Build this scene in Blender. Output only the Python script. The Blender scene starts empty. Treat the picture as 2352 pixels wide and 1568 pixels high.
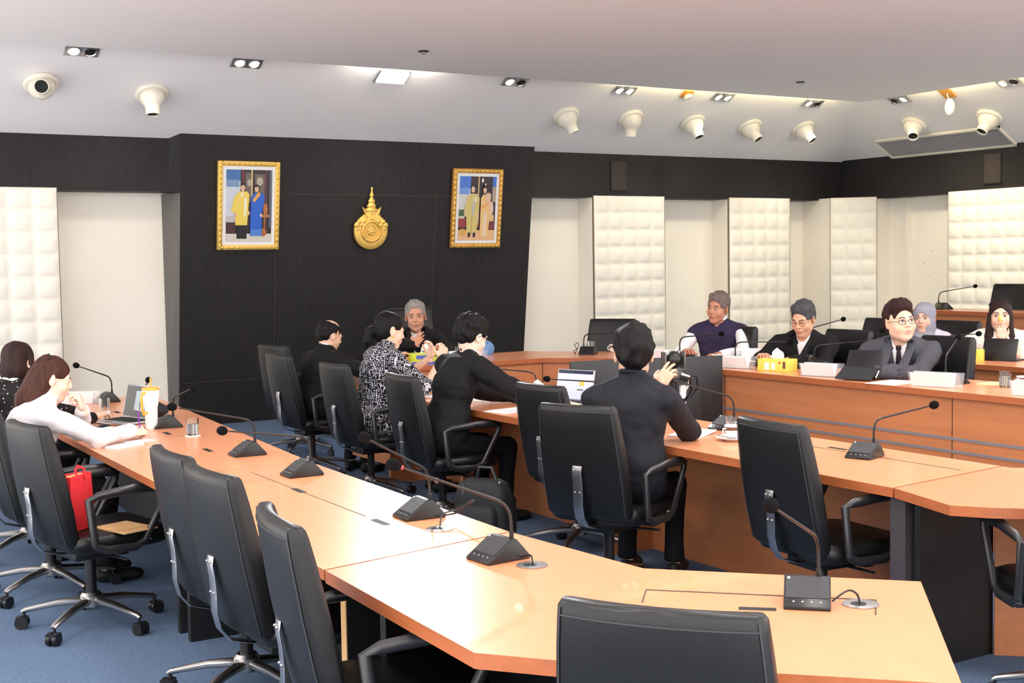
import bpy, bmesh, math, random
import numpy as np
from mathutils import Matrix, Vector
random.seed(7)
SC = bpy.context.scene
COL = SC.collection

# ------------------------------------------------------------------ camera
cam_d = bpy.data.cameras.new('camera')
cam_d.sensor_width = 36.0
cam_d.lens = 2922.6 / 2352 * 36.0
cam_d.clip_end = 100
cam = bpy.data.objects.new('camera', cam_d)
COL.objects.link(cam)
_y, _p, _r = 0.54532, -0.0630, -0.01715
_F = Vector((math.sin(_y)*math.cos(_p), math.cos(_y)*math.cos(_p), math.sin(_p)))
_R0 = Vector((math.cos(_y), -math.sin(_y), 0)); _U0 = _R0.cross(_F)
_R = _R0*math.cos(_r) + _U0*math.sin(_r); _U = _U0*math.cos(_r) - _R0*math.sin(_r)
m = Matrix((_R, _U, -_F)).transposed().to_4x4()
m.translation = (0, 0, 1.7)
cam.matrix_world = m
SC.camera = cam

# ------------------------------------------------------------------ world (added ambient fill, let in where walls are left out)
w = bpy.data.worlds.new('world'); SC.world = w; w.use_nodes = True
w.node_tree.nodes['Background'].inputs[0].default_value = (1.0, 0.975, 0.95, 1)
w.node_tree.nodes['Background'].inputs[1].default_value = 2.6

def area(name, loc, size, energy, color=(1, 1, 1), rot=(0, 0, 0), spread=math.pi):
    l = bpy.data.lights.new(name, 'AREA'); l.shape = 'RECTANGLE'
    l.size, l.size_y = size; l.energy = energy; l.color = color; l.spread = spread
    o = bpy.data.objects.new(name, l); o.location = loc; o.rotation_euler = rot
    COL.objects.link(o); return o

def spot(name, loc, target, energy, color, angle=70, blend=.6, size=.05):
    l = bpy.data.lights.new(name, 'SPOT'); l.energy = energy; l.color = color
    l.spot_size = math.radians(angle); l.spot_blend = blend; l.shadow_soft_size = size
    o = bpy.data.objects.new(name, l); o.location = loc
    d = Vector(target) - Vector(loc)
    o.rotation_euler = d.to_track_quat('-Z', 'Y').to_euler()
    COL.objects.link(o); return o

SC.view_settings.view_transform = 'Standard'
SC.view_settings.look = 'None'
SC.view_settings.gamma = 1.0
SC.view_settings.use_curve_mapping = False
SC.view_settings.exposure = 0.42

# ------------------------------------------------------------------ materials
def srgb(c):
    return tuple(((v/255)/12.92 if v/255 <= .04045 else ((v/255+.055)/1.055)**2.4) for v in c)

def mat(name, col, rough=.5, metal=0., spec=.5, bump=0., bscale=60., var=0., vscale=5., stretch=None, alpha=None, trans=0., emit=None, estr=0., coat=0.):
    mt = bpy.data.materials.new(name); mt.use_nodes = True
    nt = mt.node_tree; b = nt.nodes['Principled BSDF']
    c = srgb(col) if max(col) > 1.01 else col
    b.inputs['Base Color'].default_value = (*c, 1)
    b.inputs['Roughness'].default_value = rough
    b.inputs['Metallic'].default_value = metal
    b.inputs['Specular IOR Level'].default_value = spec
    b.inputs['Transmission Weight'].default_value = trans
    b.inputs['Coat Weight'].default_value = coat
    if emit: b.inputs['Emission Color'].default_value = (*srgb(emit), 1); b.inputs['Emission Strength'].default_value = estr
    if alpha is not None: b.inputs['Alpha'].default_value = alpha
    if bump or var:
        tc = nt.nodes.new('ShaderNodeTexCoord'); mp = nt.nodes.new('ShaderNodeMapping')
        nt.links.new(tc.outputs['Object'], mp.inputs[0])
        if stretch: mp.inputs['Scale'].default_value = stretch
    if bump:
        n = nt.nodes.new('ShaderNodeTexNoise'); n.inputs['Scale'].default_value = bscale; n.inputs['Detail'].default_value = 4
        bp = nt.nodes.new('ShaderNodeBump'); bp.inputs['Strength'].default_value = bump; bp.inputs['Distance'].default_value = .01
        nt.links.new(mp.outputs[0], n.inputs['Vector']); nt.links.new(n.outputs[0], bp.inputs['Height']); nt.links.new(bp.outputs[0], b.inputs['Normal'])
    if var:
        n = nt.nodes.new('ShaderNodeTexNoise'); n.inputs['Scale'].default_value = vscale; n.inputs['Detail'].default_value = 6
        r = nt.nodes.new('ShaderNodeValToRGB')
        r.color_ramp.elements[0].position = .3; r.color_ramp.elements[1].position = .7
        r.color_ramp.elements[0].color = (*[v*(1-var) for v in c], 1)
        r.color_ramp.elements[1].color = (*[min(1, v*(1+var)) for v in c], 1)
        nt.links.new(mp.outputs[0], n.inputs['Vector']); nt.links.new(n.outputs[0], r.inputs[0]); nt.links.new(r.outputs[0], b.inputs['Base Color'])
    return mt

def wood(name, col, rough=.33, axis='y', var=.10):
    st = {'y': (14, .9, 14), 'x': (.9, 14, 14), 'z': (14, 14, .9), 'd': (10, 2, 10)}[axis]
    return mat(name, col, rough=rough, bump=.02, bscale=8, var=var, vscale=2.2, stretch=st, coat=.15)

M = {}
M['ceiling'] = mat('ceiling paint', (246, 242, 242), .9, bump=.05, bscale=40)
M['cove'] = mat('sloped ceiling paint', (234, 231, 232), .9, var=.03, vscale=1.2)
M['white_wall'] = mat('cream wall fabric', (246, 239, 226), .85, bump=.05, bscale=300, var=.025, vscale=1.5)
M['pad'] = mat('cream upholstery', (245, 239, 226), .6, bump=.05, bscale=250)
M['dark_wood'] = mat('black stained veneer', (33, 30, 31), .55, spec=.3, bump=.04, bscale=20, var=.25, vscale=9, stretch=(3, 3, .4))
M['dark_joint'] = mat('dark joint', (60, 52, 48), .6)
M['carpet'] = mat('blue carpet', (100, 120, 148), .95, spec=.1, bump=.5, bscale=500, var=.16, vscale=60)
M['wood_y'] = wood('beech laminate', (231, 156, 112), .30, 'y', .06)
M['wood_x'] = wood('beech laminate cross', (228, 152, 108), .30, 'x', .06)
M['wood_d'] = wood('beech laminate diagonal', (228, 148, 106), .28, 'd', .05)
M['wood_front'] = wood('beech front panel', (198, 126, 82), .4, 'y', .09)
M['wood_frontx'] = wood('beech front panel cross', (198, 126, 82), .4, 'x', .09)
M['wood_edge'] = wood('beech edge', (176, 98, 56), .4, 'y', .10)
M['black_panel'] = mat('black laminate', (16, 15, 17), .5, var=.2, vscale=12)
M['grey_leg'] = mat('dark grey leg', (66, 60, 64), .5)
M['stripe'] = mat('grey inlay', (152, 148, 152), .35, metal=.3)
M['leather'] = mat('black leather', (15, 15, 16), .42, spec=.45, bump=.05, bscale=220)
M['leather_fade'] = mat('worn black leather', (30, 30, 34), .38, spec=.7, bump=.15, bscale=140)
M['piping'] = mat('leather seam', (52, 52, 56), .5)
M['steel'] = mat('brushed steel', (178, 176, 178), .32, metal=1., var=.12, vscale=12)
M['chrome'] = mat('dull aluminium', (190, 186, 182), .28, metal=1.)
M['plastic'] = mat('black plastic', (20, 20, 22), .38, spec=.5)
M['plastic_soft'] = mat('dark grey arm plastic', (36, 36, 39), .33, spec=.6)
M['foam'] = mat('windscreen foam', (26, 26, 28), .95, spec=.1, bump=.9, bscale=900)
M['mic_face'] = mat('grey speaker grille', (52, 53, 57), .45, bump=.5, bscale=700)
M['white_dot'] = mat('white mark', (235, 235, 235), .5)
M['grey_dot'] = mat('grey key print', (150, 150, 155), .5)
M['white_plastic'] = mat('cream plastic', (236, 230, 214), .35)
M['gold'] = mat('gold leaf', (244, 200, 104), .36, metal=.55, bump=.3, bscale=160)
M['gold2'] = mat('antique gold', (214, 156, 74), .4, metal=.5, bump=.7, bscale=120)
M['paper'] = mat('paper', (244, 244, 246), .7)
M['ink'] = mat('pale grey print', (190, 192, 200), .7)
M['seal'] = mat('orange seal print', (232, 180, 160), .7)
M['acrylic'] = mat('clear acrylic', (250, 250, 252), .08, alpha=.12)
M['glass'] = mat('drinking glass', (250, 252, 252), .02, trans=1.)
M['water'] = mat('water', (225, 235, 240), .0, trans=1.)
M['coffee'] = mat('brown drink', (120, 60, 30), .2)
M['porcelain'] = mat('white porcelain', (240, 238, 236), .2)
M['brown_band'] = mat('brown printed band', (110, 72, 54), .4)
M['white'] = mat('white', (242, 242, 242), .5)
M['orange'] = mat('orange plastic', (246, 176, 60), .35)
M['red'] = mat('red felt bag', (212, 34, 44), .8)
M['kraft'] = mat('tan folder', (212, 168, 116), .7)
M['yellow'] = mat('yellow box', (246, 214, 92), .5)
M['lime'] = mat('lime green box', (196, 214, 60), .5)
M['green'] = mat('green print', (86, 150, 70), .5)
M['blue'] = mat('blue print', (84, 96, 190), .5)
M['blue_soft'] = mat('light blue plastic', (104, 150, 206), .4)
M['screen_dark'] = mat('dark screen', (72, 72, 70), .3)
M['screen_lit'] = mat('lit laptop screen', (186, 190, 222), .3, emit=(186, 190, 222), estr=.5)
M['window_lit'] = mat('pale window on screen', (150, 162, 172), .3, emit=(150, 162, 172), estr=.25)
M['navy'] = mat('navy bezel', (22, 30, 66), .3)
M['silver'] = mat('silver', (190, 190, 192), .3, metal=.9)
M['grey_metal'] = mat('grey camera body', (96, 92, 92), .35, metal=.4)
M['tv_back'] = mat('matt black tv shell', (38, 38, 41), .42, spec=.5)
M['dark'] = mat('very dark', (12, 12, 13), .6)
M['hole'] = mat('dark duct', (28, 34, 30), .8)
M['fabric_bag'] = mat('black nylon', (30, 32, 37), .7, bump=.2, bscale=300)
M['lamp_warm'] = mat('warm lamp', (255, 240, 214), .5, emit=(255, 236, 205), estr=14)
M['lamp_cool'] = mat('cool lamp', (250, 252, 255), .5, emit=(240, 246, 255), estr=3)
M['lamp_dim'] = mat('halogen reflector', (250, 244, 236), .2, emit=(255, 244, 232), estr=3.0)
M['fill_glow'] = mat('fill panel emitter', (255, 255, 255), .5, emit=(255, 252, 246), estr=4)  # glow for the added fill panels overhead
M['purple'] = mat('purple pen', (122, 62, 160), .4)
M['speaker_mesh'] = mat('dark speaker grille', (62, 54, 50), .8, bump=.4, bscale=500)
M['yellow_paper'] = mat('pale yellow note', (240, 236, 160), .7)
M['stain'] = mat('faint brown stain', (212, 176, 128), .9)
M['tape'] = mat('worn paint', (226, 220, 214), .8)

# ------------------------------------------------------------------ mesh helpers
class MB:
    def __init__(s): s.v = []; s.f = []; s.mi = []; s.cur = 0
    def m(s, i): s.cur = i; return s
    def add(s, vs, fs):
        o = len(s.v); s.v += [tuple(v) for v in vs]
        for f in fs: s.f.append(tuple(i+o for i in f)); s.mi.append(s.cur)
        return s
    def box(s, c, d, rz=0, R=None, taper=1.):
        x, y, z = d[0]/2, d[1]/2, d[2]/2
        P = [(-x, -y, -z), (x, -y, -z), (x, y, -z), (-x, y, -z), (-x*taper, -y*taper, z), (x*taper, -y*taper, z), (x*taper, y*taper, z), (-x*taper, y*taper, z)]
        Q = R if R is not None else Matrix.Rotation(rz, 3, 'Z')
        P = [Q @ Vector(p) + Vector(c) for p in P]
        return s.add(P, [(0, 3, 2, 1), (4, 5, 6, 7), (0, 1, 5, 4), (1, 2, 6, 5), (2, 3, 7, 6), (3, 0, 4, 7)])
    def prism(s, poly, z0, z1, off=None):
        n = len(poly)
        V = [(p[0], p[1], z0) for p in poly] + [(p[0], p[1], z1) for p in poly]
        return s.add(V, [tuple(range(n))[::-1], tuple(range(n, 2*n))] + [(i, (i+1) % n, n+(i+1) % n, n+i) for i in range(n)])
    def loft(s, rings, cap=True):
        n = len(rings[0]); V = [p for r in rings for p in r]; F = []
        for k in range(len(rings)-1):
            for i in range(n):
                j = (i+1) % n; F.append((k*n+i, k*n+j, (k+1)*n+j, (k+1)*n+i))
        if cap: F += [tuple(range(n))[::-1], tuple(range((len(rings)-1)*n, len(rings)*n))]
        return s.add(V, F)
    def lathe(s, prof, c=(0, 0, 0), n=24, R=None, cap=True):
        Q = R if R is not None else Matrix.Identity(3)
        rings = [[Q @ Vector((r*math.cos(2*math.pi*i/n), r*math.sin(2*math.pi*i/n), z)) + Vector(c) for i in range(n)] for r, z in prof]
        return s.loft(rings, cap)
    def tube(s, pts, r, n=10, flat=None, up=(0, 0, 1)):
        pts = [Vector(p) for p in pts]; rings = []
        rr = r if isinstance(r, (list, tuple)) else [r]*len(pts)
        prev = None
        for i, p in enumerate(pts):
            t = (pts[min(i+1, len(pts)-1)] - pts[max(i-1, 0)]).normalized()
            a = (prev - t*prev.dot(t)) if prev is not None else Vector(up) - t*Vector(up).dot(t)
            if a.length < 1e-4: a = Vector((1, 0, 0)) - t*t.x
            a.normalize(); prev = a; b = t.cross(a)
            fa, fb = (flat if flat else (1, 1))
            rings.append([p + a*math.cos(2*math.pi*k/n)*rr[i]*fa + b*math.sin(2*math.pi*k/n)*rr[i]*fb for k in range(n)])
        return s.loft(rings)
    def cyl(s, a, b, r0, r1=None, n=20):
        return s.tube([a, b], [r0, r1 if r1 is not None else r0], n)
    def sphere(s, c, r, n=16, m=10, R=None):
        if not isinstance(r, (tuple, list)): r = (r, r, r)
        Q = R if R is not None else Matrix.Identity(3)
        rings = []
        for j in range(m+1):
            t = math.pi*(j/m); t = min(max(t, .02), math.pi-.02)
            rings.append([Q @ Vector((r[0]*math.sin(t)*math.cos(2*math.pi*i/n), r[1]*math.sin(t)*math.sin(2*math.pi*i/n), -r[2]*math.cos(t))) + Vector(c) for i in range(n)])
        return s.loft(rings)
    def bezier(s, a, b, c, d, r, n=12, seg=14, **k):
        a, b, c, d = map(Vector, (a, b, c, d)); P = []
        for i in range(seg+1):
            t = i/seg; P.append(a*(1-t)**3 + b*3*t*(1-t)**2 + c*3*t*t*(1-t) + d*t**3)
        return s.tube(P, r, n, **k)
    def mesh(s, name, mats, smooth=False):
        me = bpy.data.meshes.new(name); me.from_pydata(s.v, [], s.f)
        for x in (mats if isinstance(mats, (list, tuple)) else [mats]): me.materials.append(x)
        if any(s.mi): me.polygons.foreach_set('material_index', s.mi)
        bm = bmesh.new(); bm.from_mesh(me); bmesh.ops.recalc_face_normals(bm, faces=bm.faces); bm.to_mesh(me); bm.free()
        if smooth: me.polygons.foreach_set('use_smooth', [True]*len(me.polygons))
        me.update(); return me
    def build(s, name, mats, parent=None, smooth=False, bevel=0, bseg=2, angle=None, label=None):
        me = s.mesh(name, mats, smooth or bool(bevel))
        o = bpy.data.objects.new(name, me); COL.objects.link(o)
        if parent: o.parent = parent
        if bevel:
            md = o.modifiers.new('bevel', 'BEVEL'); md.width = bevel; md.segments = bseg; md.limit_method = 'ANGLE'; md.angle_limit = math.radians(40)
            md.harden_normals = False
            bake(o); sharp(o.data, 30)
        elif smooth: sharp(o.data, angle or 40)
        if label: o['label'] = label
        return o

def sharp(me, deg):
    bm = bmesh.new(); bm.from_mesh(me); lim = math.radians(deg)
    for e in bm.edges:
        e.smooth = not (len(e.link_faces) == 2 and e.calc_face_angle(0) > lim)
    bm.to_mesh(me); bm.free()

def bake(o):
    dg = bpy.context.evaluated_depsgraph_get(); dg.update()
    me = bpy.data.meshes.new_from_object(o.evaluated_get(dg))
    o.modifiers.clear(); o.data = me
    me.polygons.foreach_set('use_smooth', [True]*len(me.polygons))

def thing(name, label, cat, loc=(0, 0, 0), rz=0, group=None):
    o = bpy.data.objects.new(name, None); COL.objects.link(o); o.empty_display_size = .1
    o.location = loc; o.rotation_euler = (0, 0, rz); o['label'] = label; o['category'] = cat
    if group: o['group'] = group
    return o
def tag(o, label, cat, group=None):
    o['label'] = label; o['category'] = cat
    if group: o['group'] = group
    return o
def struct(o): o['kind'] = 'structure'; return o
def dup(root, loc, rz, label, group=None):
    r = root.copy(); COL.objects.link(r); r.location = loc; r.rotation_euler = (0, 0, rz); r['label'] = label
    if group: r['group'] = group
    for ch in list(root.children):
        c = ch.copy(); COL.objects.link(c); c.parent = r
        for g in list(ch.children):
            d = g.copy(); COL.objects.link(d); d.parent = c
    return r
rad = math.radians
# ------------------------------------------------------------------ room shell
struct(MB().box((7.5, 7.0, -.1), (18, 15, .2)).build('floor', M['carpet']))
struct(MB().prism([(4.45, 9.0), (5.68, 9.0), (6.1, 8.55), (6.1, -1.5), (13.7, -1.5), (13.7, 13.4), (6.9, 13.4), (6.9, 11.6), (4.45, 11.6)], 0, .15).build('floor_raised', M['carpet']))
struct(MB().box((12.0, 4.2, .265), (3.2, 11.4, .23)).build('floor_upper_tier', M['carpet']))
struct(MB().box((3.9, 3.6, 3.7), (16.3, 15.56, .2)).build('ceiling', M['ceiling']))
# sloped perimeter ceiling
c = MB()
c.add([(-4.5, 13.02, 3.0), (13.42, 13.02, 3.0), (11.5, 11.1, 4.11), (-4.5, 11.1, 4.11)], [(0, 1, 2, 3)])
c.add([(13.42, 13.02, 3.0), (13.42, 5.5, 3.0), (11.5, 5.5, 4.11), (11.5, 11.1, 4.11)], [(0, 1, 2, 3)])
c.add([(-4.5, 13.3, 3.25), (13.7, 13.3, 3.25), (11.5, 11.1, 4.3), (-4.5, 11.1, 4.3)], [(3, 2, 1, 0)])
c.add([(13.7, 13.3, 3.25), (13.7, 5.5, 3.25), (11.5, 5.5, 4.3), (11.5, 11.1, 4.3)], [(3, 2, 1, 0)])
c.add([(-4.5, 11.1, 4.11), (11.5, 11.1, 4.11), (11.5, 9, 4.11), (-4.5, 9, 4.11)], [(0, 1, 2, 3)])
c.add([(11.5, 11.1, 4.11), (11.5, -1.5, 4.11), (9.5, -1.5, 4.11), (9.5, 11.1, 4.11)], [(0, 1, 2, 3)])
struct(c.build('ceiling_slope', M['cove']))
struct(MB().box((4.6, 13.42, 1.25), (18.2, .2, 2.9)).build('wall_back', M['white_wall']))
struct(MB().box((13.72, 9.5, 1.25), (.2, 8, 2.9)).build('wall_right', M['white_wall']))
# dark band above the walls
struct(MB().box((-.2, 13.2, 2.86), (8.3, .4, .78)).build('trim_1', M['dark_wood']))
struct(MB().box((10.9, 13.2, 2.86), (5.6, .4, .78)).build('trim_2', M['dark_wood']))
struct(MB().box((13.57, 9.4, 2.86), (.4, 7.6, .78)).build('trim_3', M['dark_wood']))
# leaning black feature wall
fw = MB()
yt, yb = 12.92, 13.32
fw.add([(3.93, yb, 0), (8.2, yb, 0), (8.2, yt, 3.06), (3.93, yt, 3.06), (3.94, 13.42, 0), (8.2, 13.42, 0), (8.2, 13.42, 3.06), (3.76, 13.05, 3.06), (3.94, 13.1, 2.46), (3.76, 13.05, 2.46), (3.93, 13.0, 2.46)],
       [(0, 1, 2, 3, 10), (1, 5, 6, 2), (3, 10, 9, 7), (2, 3, 7, 6), (9, 10, 8), (0, 10, 8, 4), (0, 4, 5, 1)])
fwo = struct(fw.build('wall_feature', M['dark_wood']))
def leanp(x, z): return (x, yb + (yt-yb)*z/3.06 - .002, z)
for i, (a, b) in enumerate((((4.97, .02), (4.97, 1.84)), ((3.94, 2.46), (8.19, 2.46)), ((3.94, .47), (8.19, .47)), ((6.9, .02), (6.9, 2.9)))):
    t = MB(); t.cyl(leanp(*a), leanp(*b), .0035, n=6)
    t.build('joint_line', M['dark_joint'], fwo)
struct(MB().add([(3.81, 13.36, 0), (3.935, 13.325, 0), (3.935, 13.005, 2.46), (3.81, 13.36, 2.46)], [(0, 1, 2, 3)]).build('wall_feature_return', mat('grey return panel', (110, 106, 102), .7)))

def padded(name, label, p0, dx, cols, rows, cw, rh, ztop, grp=None):
    """tufted panel: p0 = top left corner seen from the room, dx = unit vector to the right along the wall"""
    dx = Vector((*dx, 0)).normalized(); nrm = Vector((dx.y, -dx.x, 0))
    N = 8; W = cols*N; Hh = rows*N; b = MB(); V = []; F = []
    for j in range(Hh+1):
        for i in range(W+1):
            u = i/N; v = j/N
            a = abs(math.sin(math.pi*u)); c2 = abs(math.sin(math.pi*v))
            h = .030*(a**.5)*(c2**.5)
            p = Vector((p0[0], p0[1], ztop)) + dx*u*cw + Vector((0, 0, -v*rh)) + nrm*h
            V.append(p)
    for j in range(Hh):
        for i in range(W):
            k = j*(W+1)+i; F.append((k, k+1, k+W+2, k+W+1))
    b.add(V, F); o = b.build(name, M['pad'], smooth=True, angle=180)
    tag(o, label, 'wall panel', grp)
    # backing frame
    fr = MB(); A = Vector((p0[0], p0[1], 0)) - dx*.008; B = A + dx*(cols*cw+.016)
    q = [A - nrm*.001, B - nrm*.001, B - nrm*.04, A - nrm*.04]
    fr.prism([(v.x, v.y) for v in q], ztop-rows*rh, ztop+.006)
    fr.build('panel_frame', mat(name+' frame', (126, 110, 92), .7), o)
    return o
G = 'tufted cream wall panels'
padded('padded_panel', 'wide tufted cream wall panel at far left behind the woman in polka dots', (.82, 12.98), (1, 0), 8, 11, .235, .218, 2.49, G)
struct(MB().box((1.74, 13.16, 1.22), (1.94, .3, 2.50)).build('wall_pier_left', M['white_wall']))
for i, (x0, x1, lab) in enumerate(((9.08, 10.22, 'tufted cream wall panel on the first pier right of the black wall'), (11.27, 12.39, 'tufted cream wall panel on the second pier, behind the man in the purple vest'))):
    struct(MB().box(((x0+x1)/2, 13.17, 1.24), (x1-x0, .3, 2.49)).build('wall_pier', M['white_wall']))
    padded('padded_panel', lab, (x0+.02, 12.99), (1, 0), 5, 11, (x1-x0-.04)/5, .213, 2.49, G)
s2 = .7071
struct(MB().prism([(12.93, 12.78), (13.36, 12.35), (13.64, 12.35), (13.64, 13.34), (12.93, 13.34)], 0, 2.49).build('wall_corner_pier', M['white_wall']))
padded('padded_panel', 'narrow tufted cream wall panel set across the room corner', (12.91, 12.76), (s2, -s2), 3, 11, .203, .213, 2.49, G)
struct(MB().box((13.5, 9.6, 1.24), (.3, 3.06, 2.49)).build('wall_pier_right', M['white_wall']))
padded('padded_panel', 'wide tufted cream wall panel on the right wall behind the raised back desk', (13.34, 11.12), (0, -1), 14, 11, .215, .205, 2.49, G)
struct(MB().box((13.60, 12.0, 1.2), (.05, .07, 2.5)).build('trim_4', M['white_wall']))
tp = MB().add([(13.617, 11.93, z0) for z0 in ()], []) if False else None
st = MB()
for k in range(9):
    yy = 11.55+.35*random.random(); zz = 1.3+.7*random.random(); r = .006+.008*random.random()
    st.sphere((13.62, yy, zz), (.001, r*.6, r), 8, 5)
st.build('wall_stain', M['stain'], bpy.data.objects['wall_right'])

# ------------------------------------------------------------------ ceiling fixtures
for y, xs, rn in ((-.6, (0, 2.6, 5.2, 7.8, 10.4), 'row behind the camera'), (2.2, (0, 2.6, 5.2, 7.8, 10.2), 'row above the camera side'), (5., (0, 2.6, 5.2, 7.4), 'row above the middle table')):  # fill panels added out of view to brighten the room
  for x, cn in zip(xs, ('first from the left', 'second from the left', 'third from the left', 'fourth from the left', 'fifth from the left')):
    t = thing('fill_panel', 'added unseen fill panel %s, %s' % (cn, rn), 'fill light', (x, y, 3.6), 0, 'added fill lights over the room')
    MB().box((0, 0, -.004), (.64, .64, .008)).build('fill_frame', M['white'], t)
    MB().box((0, 0, -.010), (.58, .58, .006)).build('diffuser', M['fill_glow'], t)
    area('fill_area', (x, y, 3.58), (.58, .58), 25, (1, .97, .93))  # added fill lamp below each unseen panel
def slope_R(n):
    n = Vector(n).normalized(); return n.to_track_quat('Z', 'Y').to_matrix()
NB = Vector((0, -.58, -1)).normalized(); NR = Vector((-.58, 0, -1)).normalized()
def nozzle(label, p, n, d):
    t = thing('air_nozzle', label, 'air vent', p, 0, 'round air nozzles on the sloped ceiling')
    R = slope_R(n)
    MB().lathe([(.150, -.01), (.158, .012), (.145, .03), (.125, .034), (.118, .02)], R=R, n=36).build('flange', M['white_plastic'], t, smooth=True)
    d = Vector(d).normalized(); Rd = slope_R(d); c = Vector(n)*.035
    pr = [(.122*math.sin(a), -.122*math.cos(a)+0.0) for a in [i*math.pi/14 for i in range(4, 12)]]
    pr = pr + [(.070, .118), (.066, .15), (.066, .19), (.058, .19), (.056, .10)]
    MB().lathe(pr, c, 32, Rd, cap=False).build('ball_nozzle', M['white_plastic'], t, smooth=True, angle=50)
    b = MB(); b.lathe([(.0575, .11), (.0575, .172)], c, 24, Rd); b.box(tuple(Vector(c)+d*.176), (.1, .008, .006), R=Rd)
    b.build('duct_inside', M['hole'], t)
cam_dir = lambda p: Vector((0, 0, 1.7))-Vector(p)
NZ = [((2.46, 12.3, 3.4), NB, None, 'cream ball nozzle facing the camera, leftmost on the ceiling'),
 ((3.49, 12.37, 3.37), NB, (-.05, -.25, -1), 'cream ball nozzle pointing down, second from the left'),
 ((8.28, 12.36, 3.37), NB, (.35, -.3, -1), 'cream ball nozzle over the right edge of the black wall'),
 ((9.2, 12.35, 3.38), NB, (0, .1, -1), 'cream ball nozzle pointing straight down above the first tufted pier'),
 ((10.15, 12.35, 3.37), NB, (.1, -.55, -1), 'cream ball nozzle between the two tufted piers'),
 ((11.11, 12.39, 3.36), NB, (.25, -.75, -1), 'cream ball nozzle tilted right, second left of the ceiling corner'),
 ((12.02, 12.37, 3.37), NB, (.3, -.8, -1), 'cream ball nozzle nearest the left side of the ceiling corner'),
 ((12.81, 11.21, 3.34), NR, (-.75, -.6, -1), 'cream ball nozzle above the left half of the ceiling grille'),
 ((12.85, 10.11, 3.32), NR, (-.75, .1, -1), 'cream ball nozzle above the right half of the ceiling grille')]
for p, n, d, lab in NZ: nozzle(lab, p, n, d if d else (cam_dir(p)+Vector((0, 0, .0))))

def downlight(label, p, n, along, kinds):
    t = thing('double_spotlight', label, 'spotlight', p, 0, 'twin recessed spotlights at the ceiling edge')
    n = Vector(n).normalized(); a = Vector(along).normalized(); b = n.cross(a); R = Matrix((a, b, n)).transposed()
    MB().box(tuple(n*.004), (.30, .15, .012), R=R).build('housing', M['silver'], t, bevel=.003)
    for k, kd in zip((-.072, .072), kinds):
        c = a*k + n*.012
        q = MB().lathe([(.056, 0), (.060, .006), (.052, .010), (.046, .002)], c, 24, R, cap=False).build('lamp_ring', M['chrome'], t, smooth=True)
        mm = {'w': M['lamp_warm'], 'h': M['lamp_dim'], 'd': M['dark']}[kd]
        MB().lathe([(.001, .0), (.046, .001), (.040, .004), (.02, .006), (.001, .007)], c, 20, R).build('bulb', mm, q, smooth=True)
DL = [((2.74, 11.88, 3.655), NB, (1, 0, 0), 'wd', 'twin spotlight with only its left lamp glowing, far left of the ceiling edge'),
 ((4.28, 11.88, 3.65), NB, (1, 0, 0), 'hh', 'twin spotlight above the portrait of the couple in yellow and blue'),
 ((7.31, 11.89, 3.645), NB, (1, 0, 0), 'wd', 'twin spotlight with bright left lamp above the right portrait'),
 ((8.79, 11.91, 3.635), NB, (1, 0, 0), 'hh', 'twin spotlight above the straight-down nozzle'),
 ((10.26, 11.91, 3.635), NB, (1, 0, 0), 'hh', 'twin spotlight in the brightest stretch of the ceiling edge'),
 ((11.74, 11.91, 3.632), NB, (1, 0, 0), 'hd', 'unlit twin spotlight just left of the ceiling corner'),
 ((12.35, 11.05, 3.61), NR, (0, -1, 0), 'dh', 'unlit twin spotlight just right of the ceiling corner'),
 ((12.34, 9.46, 3.62), NR, (0, -1, 0), 'wd', 'twin spotlight with glaring left lamp at the right picture edge')]
for p, n, a, k, lab in DL:
    downlight(lab, p, n, a, k)
# flood lamp in the ceiling edge
t = thing('flood_lamp', 'glaring white flood lamp in the ceiling edge above the gold emblem', 'flood light', (5.85, 11.93, 3.625))
R = slope_R(NB)
MB().box((0, 0, 0), (.36, .2, .05), R=R).build('housing', M['silver'], t, bevel=.006)
MB().box(tuple(NB*.03), (.32, .17, .012), R=R).build('lamp', M['lamp_cool'], t)
spot('flood_spot', (5.85, 11.7, 3.5), (4.0, 4, .75), 500, (.93, .96, 1), 46, .9, .14)
for x, tg, e in ((2.0, (2.0, 13.3, 1.0), 14), (3.3, (3.3, 13.3, 1.0), 26), (5.85, (6.0, 13, 1.4), 40), (8.6, (8.8, 13, 1.0), 40), (10.2, (10.4, 13.2, .9), 50), (11.9, (12.2, 13, .9), 50)):
    spot('downlight_spot', (x, 11.8, 3.5), tg, e, (1, .93, .80), 88, 1., .1)
for y in (11.0, 10.3, 9.4):
    spot('downlight_spot', (12.1, y, 3.5), (13.6, y, 1.0), 48, (1, .91, .74), 88, 1., .1)
area('cove_glow', (10.3, 11.60, 3.72), (3.6, .05), 45, (1, .88, .48), (rad(150), 0, 0))
area('cove_glow', (5.85, 11.60, 3.72), (.9, .05), 22, (1, .95, .8), (rad(150), 0, 0))
area('cove_glow', (12.07, 9.3, 3.70), (.05, 3.0), 36, (1, .88, .48), (0, rad(-150), 0))

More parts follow.
